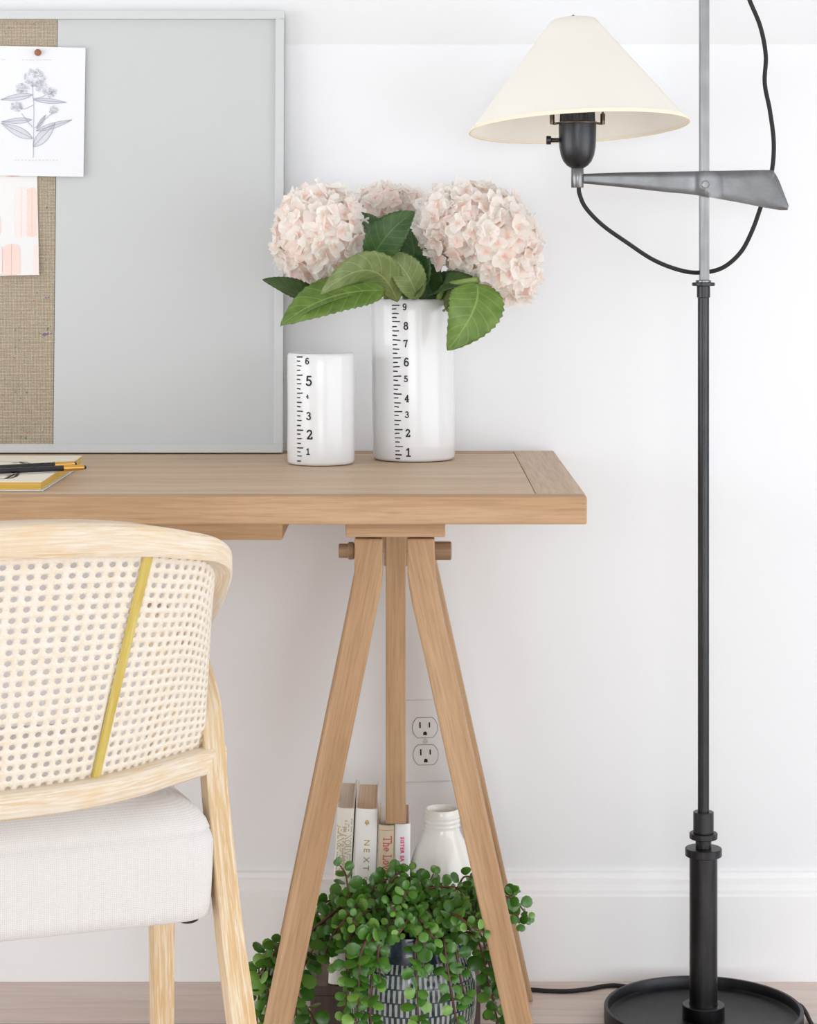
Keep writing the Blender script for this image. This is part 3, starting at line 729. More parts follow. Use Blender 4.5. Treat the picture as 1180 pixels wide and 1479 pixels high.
def brush(x0,x1,y0,y1,mat,b=.0005):
    n=10; w=(x1-x0)/2; cx=(x0+x1)/2; h=min(9,w)
    pts=[(cx+w*math.cos(R(180*k/n)),y0+h-h*math.sin(R(180*k/n))) for k in range(n+1)]+[(cx-w*math.cos(R(180*k/n)),y1-h*.6+h*.6*math.sin(R(180*k/n))) for k in range(n+1)]
    full_=[]
    for k in range(len(pts)):
        p_,q_=pts[k],pts[(k+1)%len(pts)]; m_=max(1,int(abs(q_[1]-p_[1])/6)); full_+=[(p_[0]+(q_[0]-p_[0])*j/m_,p_[1]+(q_[1]-p_[1])*j/m_) for j in range(m_)]
    pts=[(x+rnd.uniform(-.4,.4),y) for x,y in full_]
    mb=MB(); mid=[(cx+(x-cx)*.02,y) for x,y in pts]
    ctr=len(pts); P2=[onboard(x,y,sheet_b(x,y,.0068,-68,55,249,398.5,.004)-b) for x,y in pts+mid]
    mb.add(P2,[(k,(k+1)%ctr,ctr+(k+1)%ctr,ctr+k) for k in range(ctr)]); mb.build('brush_stroke',mat,wc)
brush(22,40,270,344,M['blush2']); brush(39,53.3,271,342,M['blush']); brush(-22,1.5,309,340,M['blush']); brush(4,29,352,398,M['blush']); brush(-30,3,352,399,M['blush2'],.0007); brush(48,55.8,353,396,M['blush2']); brush(8,28,246,256,M['blush'])

# ------------------------------------------------------------------ measured vases
def vase(name,label,px0,px1,ybase,ytop,dc,lean_px,ticks,digits):
    zb=ZD+.0004; r=(px1-px0)/2*dc/F; cx=W((px0+px1)/2,dc); h=Z(ytop,dc)-zb
    root=thing(name,label,'vase',(cx,dc-DW,zb),'ruler vases')
    shear=lean_px*dc/F/h
    def sh(p): return Vector((p.x+shear*(p.z-zb)-0, p.y, p.z))
    t=.0042
    prof=[(0,.0016),(r*.86,.0016),(r*.9,0),(r*.965,.0008),(r,.0045)]+[(r*(1+.004*math.sin(9*k/12+px0)),.0045+(h-.008)*k/12) for k in range(1,13)]+[(r-.0012,h-.0008),(r-t/2,h),(r-t+.0006,h-.0012),(r-t,h-.005),(r-t,.008),(0,.008)]
    mb=MB(); mb.lathe(prof,(cx,dc-DW,zb),72); mb.v=[tuple(sh(Vector(v))) for v in mb.v]
    mb.build('body',M['ceramic'],root,smooth=55)
    df=dc-r; cpx=(px0+px1)/2
    def put(px,py):
        z=Z(py,df+.003); ax=cx+shear*(z-zb); dx=max(-.98,min(.98,(W(px,df+.004)-ax)/r)); a=math.asin(dx)
        return Vector((ax+(r+.0004)*1.005*math.sin(a), dc-DW-(r+.0004)*1.005*math.cos(a), z))
    mb=MB(); rr=random.Random(px0)
    for x0,x1,y in ticks: stroke_add(mb,[(x0,y+rr.uniform(-.35,.35)),((x0+x1)/2,y+rr.uniform(-.2,.2)),(x1,y+rr.uniform(-.35,.35))],1.75+rr.uniform(-.25,.3),put)
    mb.build('tick_marks',M['black'],root,weld=False)
    for ch,x,y,hh in digits:
        mb=MB()
        for s_ in DIG[ch]: stroke_add(mb,[(x+(a-.3)*hh*.95,y-(b-.5)*hh) for a,b in s_],hh*.155+.25,put)
        mb.build('numeral',M['black'],root,weld=False)
    return root,cx,r,zb+h,shear
q=4.214; X=lambda v:400+v/q; Y=lambda v:420+v/q
ty=[88,110,138,163,188,218,245,272,300,328,355,380,409,436,463,490,520,545,574,600,628,653,683,707,735,759,790,815,845,868,895,920,948,975,998,1022]
tk=[]
for i,y in enumerate(ty):
    x0=703+22*(y-88)/934+(rnd.uniform(-1,1)); w=(42,22,34,22)[i%4]; tk.append((X(x0),X(x0+w),Y(y)))
dg=[('9',777,98,38),('8',785,213,44),('7',783,320,40),('6',788,433,48),('5',785,535,36),('4',791,655,40),('3',792,753,36),('2',797,865,44),('1',800,982,48)]
tv,tvx,tvr,tvtop,tvs=vase('ruler_vase','tall white ruler vase numbered one to nine, holding pink hydrangeas',538.8,657.2,667,431.5,3.052,-3.5,tk,[(c,X(x),Y(y),h/q) for c,x,y,h in dg])
ty=[404,430,458,486,515,541,567,598,625,652,681,707,735,763,792,822,850,875,902,931,958,983,1008,1038]
tk=[(X(124+(y-404)*.003),X(124+(30,14,22,16)[i%4]+(y-404)*.006),Y(y)) for i,y in enumerate(ty)]
dg=[('6',185,428,37),('5',195,548,58),('4',186,643,22),('3',194,762,44),('2',199,875,54),('1',190,978,36)]
vase('ruler_vase','short empty white ruler vase numbered one to six, beside the pinboard',415.2,512,674,509.5,2.986,0,tk,[(c,X(x),Y(y),h/q) for c,x,y,h in dg])

# ------------------------------------------------------------------ hydrangeas
def floret(mb, c, n, size, rr):
    n=n.normalized(); a=n.cross(Vector((rr.uniform(-1,1),rr.uniform(-1,1),rr.uniform(-1,1)))).normalized(); b=n.cross(a)
    cup=rr.uniform(.1,.6)
    for k in range(4):
        th=k*math.pi/2+rr.uniform(-.15,.15); d=a*math.cos(th)+b*math.sin(th); sd=n.cross(d)
        L=size*rr.uniform(.85,1.15); wd=L*rr.uniform(.50,.62); tw=rr.uniform(-.25,.25); cu=cup+rr.uniform(-.25,.25)
        vs=[];uv=[]; ph=rr.uniform(0,6.28)
        for i in range(6):
            s=i/5; ww=wd*(math.sin(math.pi*min(1,.10+.86*s**.85))**.62) if i<5 else wd*.42
            for j in range(5):
                t=(j-2)/2
                ss=s-(.10*t*t*s if i>=4 else 0)
                lift=cu*L*(ss**1.6)*.8+ .10*L*math.sin(3*t+ph)*s - tw*t*ww*.5 + .12*L*t*t*s
                vs.append(c+d*(L*ss)+sd*(ww*t)+n*lift); uv.append((s,t))
        fs=[(i*5+j,i*5+j+1,(i+1)*5+j+1,(i+1)*5+j) for i in range(5) for j in range(4)]
        mb.add(vs,fs,uv)
def flower_head(root, balls, seed, size=.0150, dens=1.1):
    rr=random.Random(seed); mb=MB()
    for bi,(c,rx,ry,rz) in enumerate(balls):
        area=4*math.pi*((rx*ry+ry*rz+rx*rz)/3); n=int(dens*area/(size*size*1.15))
        for k in range(n):
            z=1-2*(k+.5)/n; ph=k*2.399963+rr.uniform(-.2,.2); q=math.sqrt(1-z*z); u=Vector((q*math.cos(ph),q*math.sin(ph),z))
            sc=rr.uniform(.86,1.02); p=c+Vector((u.x*rx,u.y*ry,u.z*rz))*sc
            if any(((p-c2).x/a2)**2+((p-c2).y/b2)**2+((p-c2).z/d2)**2<.62 for j,(c2,a2,b2,d2) in enumerate(balls) if j!=bi): continue
            nn=Vector((u.x/rx,u.y/ry,u.z/rz)).normalized()+Vector((rr.uniform(-.42,.42),rr.uniform(-.42,.42),rr.uniform(-.42,.42)))
            floret(mb,p,nn,size*rr.uniform(.85,1.15),rr)
    fh=mb.build('flower_head',M['petal'],root,smooth=80,weld=False)
    mb=MB()
    for c,rx,ry,rz in balls:
        vs=[];m=14
        prof=[(math.sin(math.pi*k/m),math.cos(math.pi*k/m)) for k in range(m+1)]
        t=MB().lathe(prof,(0,0,0),20); mb.add([c+Vector((x*rx*.78,y*ry*.78,z*rz*.78)) for x,y,z in t.v],t.f)
    mb.build('flower_core',M['core'],root,smooth=80)
def leaf(root, base, ctrl, tip, width, normal, mat, fold=.25, wave=.0, seed=0, teeth=15):
    rr=random.Random(seed); base,ctrl,tip=Vector(base),Vector(ctrl),Vector(tip); ns,nt=30,8; vs=[];uv=[]
    for i in range(ns+1):
        s=i/ns; p=base*(1-s)**2+ctrl*2*s*(1-s)+tip*s*s; tg=((ctrl-base)*(1-s)+(tip-ctrl)*s).normalized()
        nn=Vector(normal); nn=(nn-tg*nn.dot(tg)).normalized(); sd=tg.cross(nn)
        w=width*(math.sin(math.pi*(s**.78))**.8 if 0<s<1 else 0.0)+.0004
        ser=.93+.14*((i*teeth/ns)%1) if 2<i<ns-1 else 1
        for j in range(nt+1):
            t=(j-nt/2)/(nt/2); ww=w*(ser if abs(t)>.9 else 1)
            vs.append(p+sd*(ww*t)+nn*(fold*w*abs(t)**1.3*(1-.3*abs(t))+wave*width*math.sin(9*s+2*t)*abs(t))); uv.append((s,t))
    m=nt+1; fs=[(i*m+j,i*m+j+1,(i+1)*m+j+1,(i+1)*m+j) for i in range(ns) for j in range(nt)]
    o=MB().add(vs,fs,uv).build('leaf',mat,root,smooth=80)
    so=o.modifiers.new('thickness','SOLIDIFY'); so.thickness=.0007; so.offset=0
    return o
CAM=Vector((0,-1,0))
vc=Vector((tvx,3.052-DW,0))
def hstem(root, head, off, bend):
    b=Vector((tvx+off[0],3.052-DW+off[1],ZD+.03)); rim=Vector((tvx+off[2]+tvs*.2,3.052-DW+off[3],tvtop+.004))
    MB().tube([b,(b+rim)/2,rim,rim.lerp(head,.5)+Vector(bend),head],.0035,8).build('stem',M['stem'],root,smooth=60)
Lh=U(462,338,3.00); h1=thing('hydrangea','large pale pink hydrangea on the left of the tall vase, before the pinboard frame','hydrangea',(tvx-.02,3.04-DW,ZD+.03),'hydrangeas in the tall vase')
flower_head(h1,[(Lh,.0590,.056,.0630)],11)
hstem(h1,Lh+Vector((.02,.01,-.03)),(-.012,-.01,-.035,-.02),(0,0,.005))
Mh=U(552,292,3.10); h2=thing('hydrangea','small pale pink hydrangea half hidden at the back between the two large ones','hydrangea',(tvx,3.07-DW,ZD+.03),'hydrangeas in the tall vase')
flower_head(h2,[(Mh,.036,.034,.022),(Mh+Vector((.03,0,-.005)),.025,.025,.02)],12,.0125)
hstem(h2,Mh,(0,.015,-.01,.03),(0,0,0))
Rh=U(683,328,3.01); h3=thing('hydrangea','largest pale pink hydrangea on the right, drooping towards the floor lamp','hydrangea',(tvx+.02,3.05-DW,ZD+.03),'hydrangeas in the tall vase')
flower_head(h3,[(Rh,.072,.060,.056),(U(722,352,2.99),.050,.05,.054),(U(740,398,2.98),.032,.034,.034),(U(640,318,3.0),.030,.035,.038)],13)
hstem(h3,U(688,372,3.02),(.012,0,.028,.0),(0,0,-.004))
def LV(root,b,c,t,w,n,mat,**k): leaf(root,U(*b),U(*c),U(*t),w,n,mat,**k)
# middle leaves
LV(h2,(560,375,3.03),(545,330,2.99),(517,306,3.0),.024,(.5,-.6,.7),M['leafdark'],seed=1)
LV(h2,(535,379,2.97),(556,332,2.935),(599,306,2.96),.0245,(.25,-1,.30),M['leafdark'],fold=.2,seed=2)
LV(h2,(596,430,3.02),(604,380,3.0),(592,330,3.02),.026,(-.4,-.9,.2),M['leafdark'],seed=3)
LV(h2,(585,432,2.99),(612,395,3.0),(570,362,3.02),.022,(-.5,-.8,.2),M['leafdark'],seed=4)
# left leaves
LV(h1,(574,436,2.99),(545,350,2.93),(463,425,2.89),.027,(.05,-.75,-.35),M['leafolive'],fold=-.35,seed=5)
LV(h1,(556,420,2.97),(470,415,2.92),(405,471,2.89),.030,(-.12,-.85,.5),M['leaf'],fold=.18,seed=6,wave=.06)
LV(h1,(520,425,2.96),(455,440,2.915),(420,468,2.90),.018,(-.1,-.5,-.85),M['leafolive'],fold=.2,seed=16)
LV(h1,(470,440,2.97),(425,420,2.96),(379,404,2.95),.024,(-.1,-.55,.85),M['leafdark'],fold=.3,seed=7)
LV(h1,(603,432,2.99),(590,385,2.965),(557,366,2.98),.022,(.35,-.8,-.1),M['leafolive'],fold=.45,seed=8)
# right leaves
LV(h3,(640,432,3.02),(620,400,2.97),(700,407,2.98),.022,(-.2,-.6,.75),M['leafdark'],fold=.3,seed=9)
LV(h3,(688,409,2.96),(700,440,2.93),(646,506,2.935),.0375,(.25,-.95,.25),M['leaf'],fold=.18,seed=10,wave=.05)
LV(h3,(640,436,3.02),(665,420,2.98),(662,470,2.965),.020,(-.3,-.9,.2),M['leafolive'],fold=.3,seed=12)
LV(h3,(655,428,3.03),(690,420,3.0),(716,440,2.99),.016,(-.1,-.9,.4),M['leafdark'],seed=14)
LV(h3,(632,434,3.03),(600,400,3.02),(640,372,3.03),.024,(-.3,-.9,.2),M['leafdark'],seed=15)
LV(h3,(622,434,3.05),(640,405,3.05),(668,398,3.04),.018,(-.1,-.9,.3),M['leafdark'],seed=17)
MB().tube([U(632,436,3.02),U(641,415,3.0),U(665,408,2.97),U(690,404,2.96)],.0042,8).build('stem',M['stem'],h3,smooth=60)

# ------------------------------------------------------------------ notebook and pencils on the desk
nb=thing('notebook','cream covered notebook with yellow page edges lying on the desk','notebook',(-.53,2.8-DW,ZD))
nx0,nx1,nd0,nd1=-.66,-.4245,2.634,2.962
z=ZD+.0003
ybox(MB(),nx0-.002,nx1+.002,nd0-.001,nd1,z,z+.0016).build('back_cover',M['noteback'],nb,bevel=.0004)
ybox(MB(),nx0,nx1-.001,nd0+.001,nd1-.002,z+.0017,z+.0102).build('page_block',M['yellow'],nb)
mb=MB(); n=14
secs=[]
for k in range(n+1):
    t=k/n; d=nd0+.001+(nd1-nd0-.003)*t; zz=z+.0104+.0008*math.sin(math.pi*t)+.0012*max(0,(t-.8)/.2)**2
    secs.append([(nx0,d-DW,zz),(nx1,d-DW,zz),(nx1,d-DW,zz+.0008),(nx0,d-DW,zz+.0008)])
mb.loft(secs).build('front_cover',M['notecover'],nb)
ztop=z+.0122
mb=MB()
def onnb(px,py):
    zz=ztop; d=(EYE-zz)*F/(py-HY); return (W(px,d),d)
def flat(a,b):
    t=(b-nd0)/(nd1-nd0); zz=z+.0104+.0008*math.sin(math.pi*t)+.0012*max(0,(t-.8)/.2)**2+.0010
    return Vector((a,b-DW,zz))
for s_,w in (([(8,690.5),(16,687),(22,684),(26,684.5),(22,688),(14,690)],.004),([(10,687),(20,685.2),(28,682.8)],.003),([(18,668.6),(28,667.6),(34,669.2),(42,669.8),(50,671.2)],.004),([(30,667),(38,668.2),(46,669.6)],.004),([(0,666),(18,666.5),(40,666)],.0012),([(-10,690),(4,691),(12,690.6)],.002)):
    mb=MB(); stroke_add(mb,[onnb(x,y) for x,y in s_],w,flat); mb.build('ink_stroke',M['black'],nb,weld=False)
def pencil(label,pa,pb,dia,zoff):
    """pa: pixel of a point on the shaft (left), pb: eraser end"""
    zc=ztop+zoff+dia/2
    def P(px,py): d=(EYE-zc)*F/(py-HY); return Vector((W(px,d),d-DW,zc))
    A,E=P(*pa),P(*pb); t=(E-A).normalized(); 
    root=thing('pencil',label,'pencil',E,'pencils on the notebook')
    side=t.cross(Vector((0,0,1))).normalized(); up=side.cross(t)
    def ring(p,r,n,ph=0,fl=1): return [p+side*(r*math.cos(2*math.pi*k/n+ph))+up*(r*fl*math.sin(2*math.pi*k/n+ph)) for k in range(n)]
    r=dia/2; fe=E-t*.028; MB().loft([ring(E-t*.19,.0006,6),ring(E-t*.172,r,6),ring(fe,r,6)]).build('shaft',M['pencil'],root,bevel=.0003)
    MB().loft([ring(fe-t*.001,r*1.03,16),ring(fe+t*.006,r*1.03,16),ring(fe+t*.009,r*1.1,16,0,.9),ring(E-t*.0035,r*1.3,16,0,.72)]).build('ferrule',M['ferrule'],root,smooth=50)
    MB().loft([ring(E-t*.004,r*1.1,12,0,.6),ring(E-t*.0006,r*1.05,12,0,.58),ring(E,r*.7,12,0,.4)]).build('eraser',M['eraser'],root,smooth=50)
pencil('black pencil nearer the desk edge, gold ferrule overhanging the notebook',(0,680.5),(124,674.8),.0072,.0003)
pencil('black pencil lying behind the other one, nearer the pinboard',(0,675.2),(110,669.5),.0068,.0003)

# ------------------------------------------------------------------ floor lamp
ld=3.0; ls=ld/F; LX=W(1016,ld); LY=ld-DW
lamp=thing('floor_lamp','black metal floor lamp with cream cone shade on a swing arm','floor lamp',(LX,LY,0))
LC=(LX,LY,0); zz=lambda py: Z(py,ld)
rd=.1305
MB().lathe([(0,.0),(rd*.97,.0),(rd,.002),(rd,.0215),(rd-.0012,.0228),(rd-.0045,.0228),(rd-.0055,.0215),(rd-.0058,.010),(rd-.010,.0075),(0,.0075)],LC,96).build('base_dish',M['dishmetal'],lamp,smooth=40)
MB().lathe([(.0,.0075),(.0272,.0075),(.0276,.009),(.0276,.0255),(.0268,.0262),(.0190,.0262)],LC,48).build('foot_collar',M['bronze'],lamp,smooth=40)
def cyl(name,r,y0,y1,mat,ch=.0008,seg=40):
    z0,z1=zz(y1),zz(y0)
    return MB().lathe([(0,z0),(r-ch,z0),(r,z0+ch),(r,z1-ch),(r-ch,z1),(0,z1)],LC,seg).build(name,mat,lamp,smooth=35)
z0=.0262; MB().lathe([(0,z0),(.0184,z0),(.0184,zz(1236)),(0,zz(1236))],LC,48).build('column',M['bronze'],lamp,smooth=35)
cyl('collar',26.5*ls,1224.5,1236,M['bronze']); cyl('neck',11.5*ls,1205,1225,M['bronze']); cyl('collar',20.3*ls,1202.5,1211,M['bronze']); cyl('sleeve',14.8*ls,1172,1203,M['bronze'])
cyl('pole',8.2*ls,428,1173,M['bronze']); cyl('sleeve',9.6*ls,412.5,430,M['bronze']); cyl('collar',16.5*ls,408,413,M['bronze']); cyl('collar',11.2*ls,404.5,408.5,M['steel'])
bw=6.9*ls
MB().box(LX+.0009-bw,LX+.0009+bw,LY-.0055,LY+.0055,zz(405),1.53).build('square_bar',M['steel'],lamp,bevel=.0007)
MB().lathe([(0,1.53),(.008,1.53),(.009,1.535),(.006,1.541),(.009,1.548),(.007,1.556),(0,1.559)],LC,28).build('top_knob',M['bronze'],lamp,smooth=50)
# arm plate, bent round the bar
ad=2.988
top=[(843,251),(900,249),(960,248),(1000,247.3),(1060,246.3),(1112,245.6),(1119,249.5),(1126,262),(1133,280),(1139.5,297)]
bot=[(843,265),(900,270.5),(960,277.2),(1000,281),(1060,291),(1098,298.5),(1108,300.3),(1118,302),(1128,303.3),(1137.5,303.2)]
mb=MB(); secs=[]
nx=60
for i in range(nx+1):
    t=i/nx; a=interp(top,t); b=interp(bot,t)
    sec=[]
    xm=(a.x+b.x)/2
    bulge=.0065*math.exp(-((xm-1019)/9)**4)
    y0=ad-DW-bulge
    for k in range(7):
        q=a.lerp(b,k/6); e=.0012 if k in (0,6) else 0
        sec.append(Vector((W(q.x,ad),y0+e,Z(q.y,ad))))
    back=[Vector((p.x,p.y+.0035,p.z)) for p in reversed(sec)]
    secs.append(sec+back)
mb.loft(secs).build('swing_arm',M['armsteel'],lamp,smooth=50)
RX=Matrix(((1,0,0),(0,0,1),(0,-1,0)))   # lathe axis towards the camera... z -> -y
MB().lathe([(.0052,-.001),(.0052,.0012),(.0044,.0020),(0,.0022)],U(1018.8,266.5,ad-.0068),24,Matrix(((1,0,0),(0,0,-1),(0,1,0)))).build('pivot_screw',M['steel'],lamp,smooth=40)
# socket
sd=2.985; ss=sd/F; SC=(W(834,sd),sd-DW,0); SZ=lambda py: Z(py,sd)
def slathe(name,prof,mat,cx=834,seg=40): return MB().lathe([(r*ss,SZ(y)) for r,y in prof],(W(cx,sd),sd-DW,0),seg).build(name,mat,lamp,smooth=45)
slathe('ferrule',[(0,271),(8.6,271),(9.2,270),(9.2,244),(8.2,242.5),(0,242.5)],M['steel'])
so=slathe('socket_cup',[(0,243.5),(9,243),(15,239.5),(20.5,233),(24.3,224),(26.3,213),(27,200),(27.2,182),(27.0,178.5),(25,178),(0,178)],M['bronze'],834)
def child_lathe(name,prof,mat,c,rot=None,seg=24,parent=None): return MB().lathe(prof,c,seg,rot).build(name,mat,parent or lamp,smooth=45)
mb=MB(); pr_=[]
for k in range(96*1):
    pass
vs=[];m=64
for yy,base in ((179,25.2),(165,24.6),(150,24.2)):
    for k in range(m):
        a=2*math.pi*k/m; r=(base+(.6 if k%2 else -.5))*ss; vs.append((W(834,sd)+r*math.sin(a),sd-DW-r*math.cos(a),SZ(yy)))
fs=[(j*m+k,j*m+(k+1)%m,(j+1)*m+(k+1)%m,(j+1)*m+k) for j in range(2) for k in range(m)]+[tuple(range(2*m,3*m))]
MB().add(vs,fs).build('socket_ring',M['rubber'],lamp)
slathe('saddle_ring',[(25.4,178.5),(29.0,178.2),(29.3,177.0),(28.5,176.2),(25.4,176)],M['brass'])
for sg in (-1,1):
    mb=MB(); xa=834+sg*29; xb=834+sg*36.5
    mb.tube([U(xa-sg*3,177.5,sd),U(xb-sg*4,178.5,sd),U(xb-sg*.5,178,sd),U(xb,174,sd),U(xb,160,sd),U(834+sg*34,120,sd),U(834+sg*16,70,sd-.004),U(829+sg*3,40,sd-.008)],.0016,8); 
    mb.lathe([(.0029,SZ(179.5)),(.0032,SZ(178)),(.0032,SZ(165)),(.0026,SZ(164))],(W(xb,sd),sd-DW,0),14)
    mb.build('harp',M['brass'] if sg>0 else M['brass'],lamp,smooth=50)
sw=U(807,202.5,sd); mb=MB(); RXs=Matrix(((0,0,-1),(0,1,0),(1,0,0)))
mb.lathe([(0,0),(3.2*ss,0),(3.2*ss,10*ss),(3.6*ss,10.5*ss),(4.6*ss,11*ss),(6.2*ss,11.5*ss),(6.4*ss,17*ss),(5.6*ss,18*ss),(0,18*ss)],sw,20,RXs).build('switch_knob',M['bronze'],lamp,smooth=40)
# shade: cone tilted a little towards the left and up at the front
shc=U(836.3,184.5,2.985); rb,rt,sh_h=158.6*2.985/F,33*2.985/F,157*2.985/F
rot=Matrix.Rotation(R(-2.6),3,'Y')@Matrix.Rotation(R(-4.9),3,'X')
mb=MB(); mb.lathe([(rb-.0012,.0035)]+[(rb+(rt-rb)*k/10,sh_h*k/10) for k in range(0,11)]+[(rt-.003,sh_h+.0012),(rt-.0032,sh_h)],shc,96,rot)
sh=mb.build('lamp_shade',M['shade'],lamp,smooth=50)
MB().lathe([(rb-.0018,.0012)]+[(rb-.0018+(rt-rb)*k/10,.0012+(sh_h-.004)*k/10) for k in range(1,11)]+[(.006,sh_h-.004)],shc,96,rot).build('lining',M['shadelining'],sh,smooth=50)
MB().lathe([(rb-.0022,.0038),(rb-.0022,-.0006),(rb+.0008,-.0008),(rb-.0016,.0046)],shc,96,rot).build('binding',M['shadetape'],sh,smooth=50)
MB().lathe([(rt-.0030,sh_h),(.004,sh_h-.001)],shc,48,rot).build('top_disc',M['shade'],sh)
MB().lathe([(0,sh_h-.002),(.005,sh_h-.001),(.005,sh_h+.002),(.0028,sh_h+.003),(.0036,sh_h+.0055),(0,sh_h+.008)],shc,20,rot).build('finial',M['bronze'],sh,smooth=50)
# cords
cp=[(836,268,2.985),(837,280,2.985),(846,300,2.987),(870,325,2.99),(905,350,3.0),(945,376,3.008),(985,391,3.013),(1016,393.5,3.014),(1045,386,3.013),(1070,364,3.01),(1086,334,3.006),(1097,304,3.002),(1106,275,3.0),(1115,246,3.0),(1117.5,205,3.0),(1112,160,3.0),(1104.5,120,3.0),(1106,80,3.0),(1098,38,3.0),(1081,-4,3.0),(1062,-60,3.0),(1045,-115,3.0),(1026,-160,3.0)]
MB().tube([U(*c) for c in cp],.0029,10,sub=8).build('lamp_cord',M['cord'],lamp,smooth=60)
def onfloor(px,py,h=.0033): d=(EYE-h)*F/(py-HY); return Vector((W(px,d),d-DW,h))
fl=[onfloor(905,1425),onfloor(890,1423.4),onfloor(872,1424.3),onfloor(850,1428.5),onfloor(820,1431.5),onfloor(790,1431),onfloor(768,1429.5),onfloor(735,1429),onfloor(700,1424),Vector((W(652,3.165),3.165-DW,.0033)),Vector((W(632,3.165),3.166-DW,.012)),Vector((W(622,3.17),3.168-DW,.06)),Vector((W(615,3.17),3.168-DW,.2)),Vector((W(614,3.17),3.165-DW,.26)),Vector((W(614,3.17),3.166-DW,.29))]
fl=fl[:9]+[onfloor(660,1420),onfloor(610,1418)]
MB().tube(fl,.0030,10,sub=8).build('power_cord',M['cord'],lamp,smooth=60)
c0=[onfloor(1120,1440,.004),onfloor(1140,1440,.010),onfloor(1152,1444,.014),onfloor(1160,1455,.010),onfloor(1160,1466,.0045),onfloor(1157,1475,.0035)]
c0=[Vector((W(1148,2.98),2.99-DW,.012)),Vector((W(1156.5,2.98),2.985-DW,.0135)),Vector((W(1160,2.97),2.965-DW,.008)),Vector((W(1161.0,2.95),2.94-DW,.0034)),Vector((W(1158,2.9),2.9-DW,.0034))]
MB().tube([Vector((LX+.122,LY+.058,.006)),Vector((LX+.134,LY+.045,.010)),Vector((LX+.1385,LY+.022,.008)),Vector((LX+.1400,LY+.0,.0042)),Vector((LX+.142,LY-.03,.0033)),Vector((LX+.150,LY-.09,.0033))],.0030,10).build('power_cord',M['cord'],lamp,smooth=60)

# ------------------------------------------------------------------ chair
TH_=R(20.5); OX,OD=-.405,2.168
def C(X,Y,z): return Vector((OX+X*math.cos(TH_)-Y*math.sin(TH_), OD+X*math.sin(TH_)+Y*math.cos(TH_)-DW, z))
chair=thing('cane_chair','pale limed wood barrel chair with cane back and white linen seat','chair',(OX,OD-DW,0))
# top rail + arms: outer plan, top z, bottom z, width
rail=[(0,-.105,.768,.736,.040),(.055,-.1025,.767,.735,.040),(.105,-.096,.764,.733,.040),(.150,-.083,.758,.729,.040),(.190,-.063,.749,.722,.039),(.220,-.040,.740,.716,.038),(.240,-.014,.728,.705,.037),(.251,.018,.712,.688,.036),(.256,.058,.690,.663,.035),(.260,.11,.663,.634,.034),(.263,.165,.641,.610,.034),(.270,.25,.620,.588,.034),(.278,.34,.610,.580,.034),(.288,.425,.607,.578,.034)]
half=[Vector((a,b,c,d,e)) if False else (a,b,c,d,e) for a,b,c,d,e in rail]
def interp5(tab,t):
    A=interp([r[:3] for r in tab],t); B_=interp([(r[3],r[4],0) for r in tab],t); return A.x,A.y,A.z,B_.x,B_.y
full=[(-a,b,c,d,e) for a,b,c,d,e in rail[:0:-1]]+rail
secs=[]; NS=110
def plan_normal(tab,t,eps=.004):
    a=interp5(tab,max(0,t-eps)); b=interp5(tab,min(1,t+eps)); tx,ty=b[0]-a[0],b[1]-a[1]; l=math.hypot(tx,ty); return (-ty/l,tx/l)   # inward (left of travel)
for i in range(NS+1):
    t=i/NS; x,y,zt_,zb_,w=interp5(full,t); nx_,ny_=plan_normal(full,t)
    ch=.004; hh=zt_-zb_
    pts=[(0,zb_+ch),(0,zt_-ch),(ch*.35,zt_-ch*.35),(ch,zt_),(w-ch,zt_),(w-ch*.35,zt_-ch*.35),(w,zt_-ch),(w,zb_+ch*.6),(w-ch*.6,zb_),(ch*.6,zb_)]
    secs.append([C(x+nx_*o,y+ny_*o,z) for o,z in pts])
MB().loft(secs).build('top_rail',M['ash'],chair,smooth=50)
brail=[(0,-.055),(.06,-.046),(.110,-.029),(.155,-.003),(.192,.026),(.224,.050),(.246,.066),(.264,.082)]
bfull=[(-a,b,0) for a,b in brail[:0:-1]]+[(a,b,0) for a,b in brail]
def bnorm(t,eps=.005):
    a=interp(bfull,max(0,t-eps)); b=interp(bfull,min(1,t+eps)); d=(b-a).normalized(); return Vector((-d.y,d.x,0))
secs=[]
for i in range(61):
    t=i/60; p=interp(bfull,t); n=bnorm(t); zt_,zb_,w,ch=.5105,.486,.038,.002
    pts=[(0,zb_+ch),(0,zt_-ch),(ch,zt_),(w-ch,zt_),(w,zt_-ch),(w,zb_+ch),(w-ch,zb_),(ch,zb_)]
    secs.append([C(p.x+n.x*o,p.y+n.y*o,z) for o,z in pts])
MB().loft(secs).build('bottom_rail',M['ash'],chair,smooth=50)
